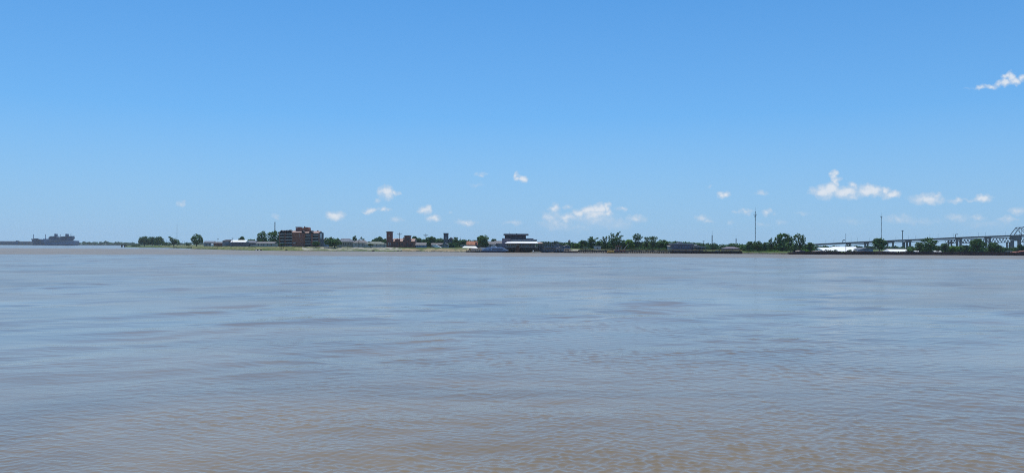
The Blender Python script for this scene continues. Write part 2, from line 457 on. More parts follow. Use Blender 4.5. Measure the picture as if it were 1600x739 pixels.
def shore_rocks():
    rg = random.Random(21); q = MB()
    for i in range(900):
        px = rg.choice((rg.uniform(618, 740), rg.uniform(618, 740), rg.uniform(330, 618), rg.uniform(880, 1060), rg.uniform(1160, 1240)))
        y = ysh(px) + rg.uniform(-1.2, 3.2 if px > 610 else 1.2); r = rg.uniform(.18, .62); x = X(px, y); z = bank(px, y - ysh(px)) + r * .15
        vs = [(x + r*rg.uniform(.7,1.2)*a, y + r*rg.uniform(.7,1.2)*b, z + r*rg.uniform(.4,.8)*c) for a,b,c in ((-1,-1,-.6),(1,-1,-.6),(1,1,-.6),(-1,1,-.6),(-.6,-.7,1),(.7,-.6,.9),(.6,.7,1),(-.7,.6,.8))]
        q.quadset(vs, [(0,3,2,1),(4,5,6,7),(0,1,5,4),(1,2,6,5),(2,3,7,6),(3,0,4,7)])
    o = q.build('shore_rocks', mat('riprap_stone', (0.17,0.15,0.13), .95, .5, .4))
    tag(o, 'loose broken stones along the waterline of the far bank', 'rocks', kind='stuff')
def gz(px, Y): return bank(px, Y - ysh(px))

# flat land across the next bend, far beyond the point
fm = MB()
fm.prism_z([(-30000,3200),(-1500,3150),(-900,3080),(-300,3160),(400,3300),(30000,3400),(30000,42000),(-30000,42000)], -1.0, 2.0)
tag(fm.build('far_riverbank', mat('far_bank_earth', (0.10,0.11,0.06), 0.95, 0.3, 0.02)), 'low far bank across the river bend', 'riverbank', kind='structure')

# ------------------------------------------------------------------ foliage
def leaves_mesh(name, blobs, size, dens, seed, m, squash=1.0):
    """leaf-clump quads through the shell of every blob; blobs are (x, y, z, rx, ry, rz)"""
    rg = np.random.default_rng(seed)
    P, N, S = [], [], []
    for (cx, cy, cz, rx, ry, rz) in blobs:
        k = max(10, int(dens * (rx*ry + ry*rz + rx*rz) / 3 * 4 * math.pi / (size * size)))
        d = rg.normal(size=(k, 3)); d /= np.linalg.norm(d, axis=1)[:, None]
        r = rg.uniform(0.4, 1.16, k) ** 0.7
        lump = 1 + 0.16 * np.sin(d[:,0]*5 + cx) * np.sin(d[:,2]*6 + cz)
        p = d * (r * lump)[:, None] * np.array([rx, ry, rz]) + np.array([cx, cy, cz])
        nn = d + rg.normal(scale=0.6, size=(k, 3)); nn /= np.linalg.norm(nn, axis=1)[:, None]
        P.append(p); N.append(nn); S.append(size * rg.uniform(0.55, 1.35, k))
    P = np.concatenate(P); N = np.concatenate(N); S = np.concatenate(S)
    a = np.cross(N, rg.normal(size=N.shape)); a /= np.linalg.norm(a, axis=1)[:, None]
    b = np.cross(N, a)
    h = (S * 0.5)[:, None]
    V = np.stack([P - a*h - b*h*0.7, P + a*h*0.9 - b*h, P + a*h + b*h*0.8, P - a*h*0.8 + b*h], 1).reshape(-1, 3)
    k = len(P)
    me = bpy.data.meshes.new(name)
    me.vertices.add(4*k); me.vertices.foreach_set('co', V.ravel())
    me.loops.add(4*k); me.loops.foreach_set('vertex_index', np.arange(4*k))
    me.polygons.add(k); me.polygons.foreach_set('loop_start', np.arange(0, 4*k, 4)); me.polygons.foreach_set('loop_total', np.full(k, 4))
    me.update(); me.materials.append(m)
    return me

TREES = [0]
def tree(px0, px1, top, Y, label, kind='oak', group=None, clear=0.22, trunkpx=None, name='broadleaf_tree', blobs=None, dens=1.0, n=11, base=None, lean=0.0, size=None):
    """a tree whose crown spans photo angles px0..px1 and reaches up to `top`; its foot stands on the bank at depth Y"""
    TREES[0] += 1; seed = TREES[0] * 13 + 5
    rnd = random.Random(seed)
    s = mpp(Y); pc = (px0 + px1) / 2 if trunkpx is None else trunkpx
    zb = gz(pc, Y) if base is None else Z(pc, base, Y)
    x = X(pc, Y); H = Z(pc, top, Y) - zb; W = (px1 - px0) * s; xc = X((px0 + px1) / 2, Y) - x
    root = thing(name, label, 'tree', (x, Y, zb), group)
    zc0 = H * clear
    bl = []
    if blobs:                            # (fraction across, fraction up, radius in widths, tall factor)
        for (u, v, r, tf) in blobs:
            bl.append((xc + (u - 0.5) * W, rnd.uniform(-0.15, 0.15) * W, v * H, r * W, r * W, r * W * tf))
    else:
        cz = (H + zc0) / 2; rz = (H - zc0) / 2
        bl.append((xc, 0, cz + 0.05 * rz, W * 0.33, W * 0.33, rz * 0.74))
        for i in range(n):
            a = 2 * math.pi * i / n + rnd.uniform(-0.4, 0.4); v = rnd.uniform(-0.62, 0.72)
            q = math.sqrt(max(0.05, 1 - v * v)); r = rnd.uniform(0.15, 0.25)
            bl.append((xc + math.cos(a) * q * (0.5 - r) * W, math.sin(a) * q * (0.5 - r) * W, cz + v * rz * 0.86, r * W, r * W, min(r * W * 0.9, rz * 0.5)))
        for i in range(3):
            r = rnd.uniform(0.13, 0.2)
            bl.append((xc + rnd.uniform(-0.2, 0.2) * W, rnd.uniform(-0.2, 0.2) * W, H - r * W * 0.75, r * W, r * W, r * W * 0.75))
    tb = MB(); rt = max(0.16, min(0.55, W * 0.035))
    fork = Vector((xc * 0.25 + lean, 0, zc0 * 0.9 + 0.1 * H))
    o3 = Vector((x, Y, zb))
    tb.tube(o3 + Vector((0, 0, -0.4)), o3 + fork, rt * 1.25, rt * 0.8, 7)
    for b_ in sorted(bl, key=lambda q: -q[3])[:7]:
        tb.tube(o3 + fork, o3 + Vector(b_[:3]) * 0.92 + fork * 0.08, rt * 0.55, rt * 0.16, 5)
    tb.build('trunk', M['bark'], root)
    sz = size or max(0.55, min(1.1, W * 0.075))
    me = leaves_mesh('crown', bl, sz, dens, seed, LEAF[kind])
    c = bpy.data.objects.new('crown', me); COL.objects.link(c); c.parent = root
    return root
def bush(px0, px1, top, Y, label, kind='oak', group=None, cat='bush', base=None):
    TREES[0] += 1; s = mpp(Y); W = (px1 - px0) * s; pc = (px0 + px1) / 2
    zb = gz(pc, Y) if base is None else Z(pc, base, Y)
    H = max(0.6, Z(pc, top, Y) - zb); rnd = random.Random(TREES[0])
    k = max(2, int(W / max(1.0, H * 0.9)))
    bl = [((i + 0.5) / k * W - W/2, rnd.uniform(-1, 1) * 0.6, H * rnd.uniform(0.38, 0.5), W / k * 0.7, min(W/k*0.8, H), H * rnd.uniform(0.42, 0.56)) for i in range(k)]
    me = leaves_mesh('bush', bl, max(0.35, min(0.7, H * 0.25)), 0.9, TREES[0], LEAF[kind])
    o = bpy.data.objects.new('bush', me); COL.objects.link(o); o.location = (X(pc, Y), Y, zb)
    return tag(o, label, cat, group)
def woods(pts, Y, label, name='distant_woods', kind='far', size=2.2, depth=25, zb=2.0, seed=1, dens=1.0):
    """a far wood that reads as one mass: pts are (px, py of its top)"""
    rnd = random.Random(seed); s = mpp(Y); bl = []
    for (a, ta), (b, tb_) in zip(pts[:-1], pts[1:]):
        k = max(2, int((b - a) * s / (size * 1.7)))
        for i in range(k):
            u = (i + rnd.random() * 0.8) / k; px = a + (b - a) * u
            H = Z(px, ta + (tb_ - ta) * u + rnd.uniform(-0.15, 0.5), Y) - zb
            r = H * rnd.uniform(0.42, 0.6)
            bl.append((X(px, Y), Y + rnd.uniform(0, depth), zb + H - r * 0.8, r * rnd.uniform(1.0, 1.5), r, r * 0.8))
            bl.append((X(px, Y) + r, Y + rnd.uniform(0, depth), zb + H * 0.3, r * 1.3, r, H * 0.4))
    me = leaves_mesh(name, bl, size, dens, seed, LEAF[kind])
    o = bpy.data.objects.new(name, me); COL.objects.link(o)
    return tag(o, label, 'trees', kind='stuff')

shore_rocks()
woods([(114,377.6),(121,377.0),(128,378.4),(140,377.8),(150,378.6),(160,376.6),(168,379.3),(182,377.0),(190,379.2),(202,378.6),(216,380.0),(240,379.6),(330,379),(460,378.8),(600,378)], 3230,
      'long low line of blue green trees on the far bank beyond the point', size=3.4, depth=60, seed=4)
woods([(838,378.0),(850,377.0),(862,378.2),(873,377.4),(882,379.4),(890,377.6),(900,379.0)], 760, 'dense band of trees behind the ferry landing', name='background_woods', kind='dark', size=1.3, zb=2.9, seed=8)
woods([(893,381),(905,380.5),(925,379.5),(945,379),(965,378),(985,378.6),(1000,379),(1020,377.4),(1046,378.4)], 690, 'dense green thicket filling the gaps between the wharf trees', name='background_woods', kind='oak', size=1.2, zb=2.4, seed=15, depth=14)
woods([(1040,376.5),(1050,378),(1060,377),(1092,378.6),(1105,380.2),(1116,380.6),(1126,380.4),(1136,381.8),(1146,380.4),(1158,380.6),(1168,382.0),(1180,381)], 900, 'low green wood behind the brown roof and the radio masts', name='background_woods', kind='far', size=1.5, zb=1.5, seed=9)
woods([(1158,384.5),(1170,383),(1190,383.6),(1215,382),(1240,381.5),(1262,384),(1276,386)], 645, 'thicket closing the gaps between the trees of the right bank', name='background_woods', kind='oak', size=1.2, zb=1.4, seed=16, depth=14)
woods([(1424,387.5),(1440,386),(1462,387.6),(1480,386.8),(1500,388),(1520,386.6),(1545,387.4),(1570,388.6),(1600,387),(1625,386)], 650, 'low scrub under the bridge behind the row of barges', name='background_woods', kind='oak', size=1.1, zb=1.2, seed=17, depth=12)
woods([(1240,383.5),(1262,383),(1290,384.0),(1320,384.2),(1345,384),(1362,384.5),(1400,384.6),(1440,385),(1500,385.5),(1560,386),(1620,386)], 1300, 'low distant woods under the bridge approach', name='background_woods', kind='far', size=2.0, zb=1.2, seed=10)
woods([(318,378.6),(335,379.0),(350,377.6),(383,376.5),(398,375.4),(420,376),(440,377),(500,374.5),(520,373),(545,375),(575,377.5),(600,374),(650,374),(690,373),(720,374.5),(760,376),(790,378)], 1000,
      'dark wooded skyline behind the riverside houses', name='background_woods', kind='dark', size=1.6, zb=2.8, seed=11)

# ------------------------------------------------------------------ small builders
def windows(root, items, Y, m='glass', name='window', proud=0.07, each=True):
    """items: photo spans (px0, px1, py0, py1) on a wall whose face stands at depth Y"""
    for (a, b, t, u) in items:
        q = MB(); q.box(X(a, Y), X(b, Y), Y - proud, Y + 0.04, Z((a+b)/2, u, Y), Z((a+b)/2, t, Y)); q.build(name, M[m], root)
def box_at(mb, a, b, t, u, Y, depth, y_off=0.0):
    mb.box(X(a, Y), X(b, Y), Y + y_off, Y + y_off + depth, Z((a+b)/2, u, Y), Z((a+b)/2, t, Y))
def house(a, b, top, eave, Y, label, wall='beige', roof='roof_grey', style='gable', depth=10, win=(), cat='house', name='house', group=None, over=0.5, win_py=None):
    pc = (a + b) / 2; zb = gz(pc, Y); x0, x1 = X(a, Y), X(b, Y); ze, zt = Z(pc, eave, Y), Z(pc, top, Y)
    root = thing(name, label, cat, ((x0+x1)/2, Y + depth/2, zb), group)
    q = MB(); q.box(x0, x1, Y, Y + depth, zb - 0.4, ze); q.build('wall', M[wall], root)
    r = MB(); e = ze + 0.004
    if style == 'gable': r.prism_x([(Y-over, e), (Y+depth+over, e), (Y+depth/2, zt)], x0-over, x1+over)
    elif style == 'front': r.prism_y([(x0-over, e), (x1+over, e), (pc_x(x0, x1), zt)], Y-over, Y+depth+over)
    elif style == 'hip': r.hip(x0-over, x1+over, Y-over, Y+depth+over, e, zt, (x1-x0)*0.28)
    elif style == 'flat': r.box(x0-over, x1+over, Y-over, Y+depth+over, e, zt)
    elif style == 'shed': r.prism_x([(Y-over, e), (Y+depth, e), (Y+depth, zt), (Y+depth-0.3, zt)], x0-over, x1+over)
    r.build('roof', M[roof], root)
    if win:
        t, u = win_py or (eave + (0.25*(385.5-eave)), eave + 0.7*(385.5-eave))
        windows(root, [(w-0.6, w+0.6, t, u) for w in win], Y)
    return root
def pc_x(a, b): return (a + b) / 2
def pole(px, top, Y, label, name='utility_pole', cat='utility pole', arms=(), r=0.15, group=None, m='timber', base=None):
    zb = gz(px, Y) if base is None else Z(px, base, Y)
    x = X(px, Y); zt = Z(px, top, Y)
    root = thing(name, label, cat, (x, Y, zb), group)
    q = MB(); q.tube((x, Y, zb - 0.3), (x, Y, zt), r, r * 0.7, 7); q.build('shaft', M[m], root)
    for (py, half) in arms:
        z = Z(px, py, Y); q = MB(); q.box(x - half, x + half, Y - 0.3, Y - 0.12, z - 0.12, z + 0.12)
        for k in (-0.9, 0, 0.9): q.tube((x + k*half, Y - 0.21, z + 0.12), (x + k*half, Y - 0.21, z + 0.5), 0.08, 0.05, 5)
        q.build('crossarm', M[m], root)
    return root
def lattice_mast(px, top, Y, wpx, label, arms=(), tip=0.0, base=None, group=None, m='mast'):
    """triangular lattice radio mast with bracing, optional platform arms and a whip antenna"""
    zb = gz(px, Y) if base is None else Z(px, base, Y)
    x = X(px, Y); zt = Z(px, top, Y); w2 = wpx * mpp(Y) / 2
    root = thing('radio_mast', label, 'radio mast', (x, Y, zb), group)
    zl = zt - tip
    q = MB(); L = [(x-w2, Y), (x+w2, Y), (x, Y + w2*1.7)]; rr = max(0.06, w2*0.34)
    for (a, b) in L: q.tube((a, b, zb - 0.2), (a, b, zl), rr, rr, 5)
    k = max(4, int((zl - zb) / (w2 * 4)))
    for i in range(k):
        z0 = zb + (zl-zb)*i/k; z1 = zb + (zl-zb)*(i+1)/k
        for j in range(3):
            a, b = L[j], L[(j+1) % 3]
            if i % 2: a, b = b, a
            q.tube((a[0], a[1], z0), (b[0], b[1], z1), rr*0.6, rr*0.6, 4)
    q.build('lattice', M[m], root)
    if tip:
        q = MB(); q.tube((x, Y + w2*0.6, zl - 1), (x, Y + w2*0.6, zt), max(0.1, w2*0.3), max(0.05, w2*0.15), 5); q.build('antenna', M[m], root)
    for (py, half) in arms:
        z = Z(px, py, Y); q = MB(); q.box(x-half, x+half, Y-w2*1.2, Y+w2*2, z-0.16, z+0.16)
        for k2 in (-1, 1): q.tube((x+k2*half*0.95, Y, z), (x+k2*half*0.95, Y, z+1.4), 0.12, 0.12, 5)
        q.build('platform', M[m], root)
    return root

# ------------------------------------------------------------------ far left: wharf sheds and two laid-up ships
def far_left():
    Y = 2900
    for (a, b, t, u, l, mm, rf) in ((-14, 24.5, 376.6, 378.0, 'long grey wharf shed at the far left edge', 'greywall', 'ship_dark'),
                                (28.5, 49, 377.0, 378.3, 'tan wharf shed just left of the grey ships', 'beige', 'ship_dark')):
        root = thing('wharf_shed', l, 'shed', (X((a+b)/2, Y), Y+20, 2), 'sheds on the far wharf')
        q = MB(); box_at(q, a, b, u, 381.2, Y, 40); q.build('wall', M[mm], root)
        q = MB(); z0, z1 = Z(a, u, Y) + 0.01, Z(a, t, Y); x0, x1 = X(a, Y)-1, X(b, Y)+1
        q.prism_x([(Y-1, z0), (Y+41, z0), (Y+41, z0+1), (Y+20, z1), (Y-1, z0+1)], x0, x1); q.build('roof', M[rf], root)
        windows(root, [(a+3+k*5.2, a+6+k*5.2, 379.6, 381.1) for k in range(int((b-a-3)//5.2))], Y, 'greywall' if mm == 'beige' else 'beige', 'door', 0.3)
    root = thing('conveyor_house', 'small pale tower between the two wharf sheds', 'building', (X(26.5, Y), Y+5, 2))
    q = MB(); box_at(q, 24.7, 27.8, 376.9, 381.2, Y, 10); q.build('wall', M['ship'], root)
    q = MB(); z0, z1 = Z(26, 376.9, Y) + .01, Z(26, 376.0, Y); q.prism_y([(X(24.4,Y), z0), (X(28.6,Y), z0), (X(25.2,Y), z1)], Y-.5, Y+10.5); q.build('roof', M['ship_dark'], root)
    q = MB(); q.box(X(-16,Y), X(50,Y), Y-14, Y+60, -1.2, Z(20,381.15,Y)); single(q, 'wharf', M['timber'], 'dark low wharf along the far left shore', 'wharf')

    def ship(Y, prof, label, blocks, funnels, masts, stripe, paint='ship'):
        xs = [X(p[0], Y) for p in prof]
        root = thing('cargo_ship', label, 'ship', ((min(xs)+max(xs))/2, Y+13, 0), 'grey ships moored at the far wharf')
        q = MB(); beam = 26
        # hull: the profile narrows to the stem at its left end
        n = len(prof); pz = [max(-1.0, Z(p[0], p[1], Y)) for p in prof]
        xl = min(xs)
        def half(x): return beam/2 * min(1.0, 0.12 + ((x - xl) / 34.0)) if x - xl < 30 else beam/2
        q.quadset([(x, Y+13-half(x), z) for x, z in zip(xs, pz)] + [(x, Y+13+half(x), z) for x, z in zip(xs, pz)],
                  [tuple(range(n)), tuple(range(n, 2*n))[::-1]] + [(i, n+i, n+(i+1) % n, (i+1) % n) for i in range(n)])
        q.build('hull', M[paint], root)
        q = MB()
        a, b = stripe; q.box(X(a,Y), X(b,Y), Y-0.35, Y+0.05, -0.4, Z(a, 382.0, Y)); q.build('boot_topping', M['ship_dark'], root)
        for (poly, mm, inset) in blocks:
            q = MB(); q.prism_y([(X(x, Y+inset), Z(x, z, Y+inset)) for x, z in poly], Y+inset, Y+26-inset); q.build('superstructure', M[mm], root)
        for (a, b, t, u) in funnels:
            q = MB(); x0, x1 = X(a,Y+9), X(b,Y+9); z0, z1 = Z(a,u,Y), Z(a,t,Y)
            q.prism_y([(x0,z0),(x1,z0),(x1,z1-1),(x1-1.5,z1),(x0+1,z1),(x0,z1-.8)], Y+9, Y+17); f = q.build('funnel', M['ship'], root)
            q = MB(); q.box(x0-.3, x1+.3, Y+8.7, Y+17.3, z1-3, z1-1.4); q.build('band', M['ship_dark'], f)
        for (px, t, u, r) in masts:
            q = MB(); x = X(px,Y+13); q.tube((x,Y+13,Z(px,u,Y)), (x,Y+13,Z(px,t,Y)), r, r*.8, 6); q.box(x-1.6, x+1.6, Y+12.4, Y+13.6, Z(px,t,Y)-1.2, Z(px,t,Y)-.3); q.build('mast', M['ship'], root)
    ship(2750, [(45.2,373.2),(58,373.4),(64,374.6),(75,374.6),(75,384),(51,384),(49,380)], 'grey cargo ship at the left with one mast, partly hidden by the longer ship',
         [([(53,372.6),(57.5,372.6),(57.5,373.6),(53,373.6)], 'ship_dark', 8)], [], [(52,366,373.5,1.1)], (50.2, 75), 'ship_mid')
    ship(2650, [(63.8,373.1),(76,373.3),(84,374.8),(100,375.2),(112,375.4),(117.3,376.5),(116.8,381),(115,384),(68.5,384),(66.5,380)], 'long grey ship with two funnels moored right of the other grey ship',
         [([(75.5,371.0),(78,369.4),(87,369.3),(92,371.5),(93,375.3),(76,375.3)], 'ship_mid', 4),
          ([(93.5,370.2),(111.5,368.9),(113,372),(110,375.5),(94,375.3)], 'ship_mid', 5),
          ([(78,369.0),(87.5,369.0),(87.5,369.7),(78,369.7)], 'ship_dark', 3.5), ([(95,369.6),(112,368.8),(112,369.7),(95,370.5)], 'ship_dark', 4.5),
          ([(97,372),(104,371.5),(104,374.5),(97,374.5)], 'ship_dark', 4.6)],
         [(84.6,87.8,365.2,369.3), (101.8,105.3,365.3,369.4)],
         [(71,366.1,373.3,1.1), (94,366.6,370.5,.7), (110.6,365.6,369,.7), (112.8,369.5,374.5,.5)], (68.5, 115))
far_left()

# ------------------------------------------------------------------ the point with its trees
for (a, b, t, w_, l) in ((189.2,191.8,381.6,0, 'dark squat mooring pile standing in the water off the point, leftmost'), (193.6,196.4,382.4,0,'wide dark mooring dolphin beside the tip of the point'), (196.6,199,384.0,0,'low dark stump of a pile at the very tip of the point')):
    Y = 1330; x = X((a+b)/2, Y); q = MB(); zt = Z(a, t, Y); rr = (b-a)*mpp(Y)/2
    for k in range(5): q.tube((x+math.cos(k*1.257)*rr*.6, Y+math.sin(k*1.257)*rr*.6, -1), (x+math.cos(k*1.257)*rr*.35, Y+math.sin(k*1.257)*rr*.35, zt - (k % 3)*.4), rr*.42, rr*.36, 7)
    single(q, 'mooring_pile', M['timber'], l, 'mooring pile', 'piles off the point')
PT = 'trees on the tip of the point'
tree(216,235,369.4,1330,'leftmost bushy tree of the dense clump on the point','dark',PT,0.05,dens=.9)
tree(228,247,370.2,1350,'middle bushy tree of the dense clump on the point','oak',PT,0.05,dens=.9)
tree(240,257,369.8,1300,'right bushy tree of the dense clump on the point','oak',PT,0.05,dens=.9)
bush(206,219,381.8,1310,'low dark scrub running along the water at the tip of the point','dark')
bush(254,266,377.8,1250,'scrub between the dense clump and the leaning tree','dark')
tree(263.5,282,370.2,1090,'leaning ragged tree with two crowns right of the clump on the point','dark',PT,0.2,trunkpx=271.5,
     blobs=[(.10,.92,.12,1.0),(.18,.80,.13,1.0),(.32,.68,.19,1.0),(.46,.50,.22,1.1),(.62,.62,.15,1.2),(.70,.45,.2,1.0),(.84,.36,.16,1.0),(.42,.30,.13,1)])
tree(297.5,318,366.6,925,'round broad oak standing alone on the grass bank','oak',None,0.24,trunkpx=307,
     blobs=[(.5,.58,.30,.9),(.2,.48,.18,1),(.82,.5,.18,1),(.25,.72,.15,1),(.30,.86,.12,1.1),(.52,.88,.13,1.1),(.66,.80,.15,1),(.84,.68,.13,1),(.12,.62,.1,1),(.9,.38,.1,1),(.38,.36,.2,.8),(.65,.36,.2,.8)])
pole(259.5,373.8,1180,'thin dark pole between the clump and the leaning tree on the point',r=.25)
for i, (px, t) in enumerate(((285.5,376.3),(288.4,376.4),(292,378))):
    pole(px, t, 1100, ['thin pole left of the lone round oak, first of three','thin pole left of the lone round oak, second of three','short thin pole nearest the lone round oak'][i], r=.16, group='poles left of the lone oak')
bush(291,297,377.8,1020,'small dark bush left of the lone round oak','dark')

# ------------------------------------------------------------------ houses behind the levee, left part
def left_houses():
    house(318,333,376.6,379.2,900,'low grey house right of the lone round oak',wall='greywall',roof='roof_slate',win=(322,327,331))
    q = MB(); x, Y = X(331.6, 850), 850
    zb = gz(331, Y); r = 1.9*mpp(Y)*1.0
    n = 10
    prof = [(0.0,1.0),(0.55,.9),(.9,.55),(1,.15),(.96,-.1)]
    for (r0,h0),(r1,h1) in zip(prof[:-1], prof[1:]):
        vs = []
        for i in range(n):
            a = 2*math.pi*i/n
            vs += [(x+math.cos(a)*r*r0*1.0, Y+math.sin(a)*r*r0, zb+1.2+r*h0*1.5), (x+math.cos(a)*r*r1, Y+math.sin(a)*r*r1, zb+1.2+r*h1*1.5)]
        q.quadset(vs, [(2*i, 2*i+1, (2*i+3) % (2*n), (2*i+2) % (2*n)) for i in range(n)])
    q.tube((x,Y,zb),(x,Y,zb+1.3),r*.9,r*.9,10)
    single(q,'storage_dome',M['white'],'small bright white rounded tank among the houses','tank')
    house(334,347,377.8,379.6,880,'long brick coloured house behind the white tank',wall='brick_dark',roof='roof_grey',win=(337,341,345))
    house(347.5,360.5,374.4,376.4,800,'two storey grey house with dark roof and blue shopfront',wall='greywall',roof='roof_dark',style='hip',win=(350,358),win_py=(377.2,379))
    root = house(360.8,383.5,375.2,378.2,790,'wide house with a bright white roof under the round tree',wall='mauve',roof='whiteroof',win=(364,369,374,379),win_py=(379.4,382))
    q = MB(); box_at(q, 352.5, 357.5, 380.7, 383.2, 798.5, 1.4); q.build('shopfront', M['blueglass'], [o for o in bpy.data.objects if o.get('label','').startswith('two storey grey house')][0])
    tree(371.5,382.5,369.4,850,'round dark crown rising behind the white roof','dark',None,0.3)
    house(384,399,375.6,379.5,810,'low dark roofed house right of the white roof',wall='darkwall',roof='roof_slate',win=(388,394))
    q = MB(); Y = 722; box_at(q, 391, 400, 382.6, 384.4, Y, 5); single(q, 'garden_wall', M['plaster'], 'pale low wall left of the low grey house', 'wall')
    house(400,428,377.6,380.3,735,'long low house with a pale grey roof left of the brick flats',wall='plaster',roof='roof_grey',depth=12,win=(404,408,412,418,424),win_py=(381.2,383.6))
    tree(399.5,419.5,361.6,780,'tall loose tree left of the brick flats','oak','tall trees beside the brick flats',0.2,
         blobs=[(.5,.45,.30,1),(.32,.74,.2,1),(.55,.88,.19,.9),(.7,.7,.2,1),(.18,.5,.18,1.1),(.82,.48,.2,1),(.5,.3,.3,.8)])
    tree(417.5,441,361.4,790,'broad dense tree touching the left end of the brick flats','oak','tall trees beside the brick flats',0.15,
         blobs=[(.5,.5,.3,1),(.12,.82,.11,1),(.3,.78,.2,1),(.55,.88,.18,.9),(.8,.82,.17,.9),(.85,.5,.2,1.2),(.25,.45,.2,1.2),(.55,.3,.3,.8)])
    tree(384,402,374,830,'low dark tree behind the left houses','dark',None,0.1)
    lattice_mast(429.2,346.8,1150,1.2,'grey radio mast behind the trees beside the brick flats')
    for px, t, l in ((340.5,372.5,'thin utility pole rising right of the white tank'),(363.3,371.6,'thin utility pole in front of the white roof')):
        pole(px, t, 780, l, arms=((t+1.2,.9),), r=.17, group='street poles among the left houses')
    pole(403.2,376.5,712,'slim dark pole above the moored raft',r=.12)
left_houses()

# a small raft off the bank
def raft():
    Y = ysh(403)-4; root = thing('mooring_raft','small dark raft with two white floats off the grass bank','raft',(X(403,Y),Y+1.5,0))
    q = MB(); box_at(q, 398, 408, 390.2, 392.3, Y, 3); q.build('deck', M['black'], root)
    for a in (399.3, 404.2):
        q = MB(); x0, x1 = X(a, Y), X(a+2.4, Y); z = Z(a, 390.9, Y); q.tube((x0, Y-.25, z), (x1, Y-.25, z), .25, .25, 8); q.build('float', M['white'], root)
    q = MB()
    for a in (398.6, 403, 407.4): q.tube((X(a,Y),Y+.5,.5),(X(a,Y),Y+.5,Z(a,389.2,Y)),.14,.14,6)
    q.tube((X(398.6,Y),Y+.5,Z(403,389.5,Y)),(X(407.4,Y),Y+.5,Z(403,389.5,Y)),.1,.1,6); q.build('railing', M['black'], root)
raft()
bush(446,449.2,389.2,ysh(447)+5,'single dark shrub at the water below the brick flats','dark')

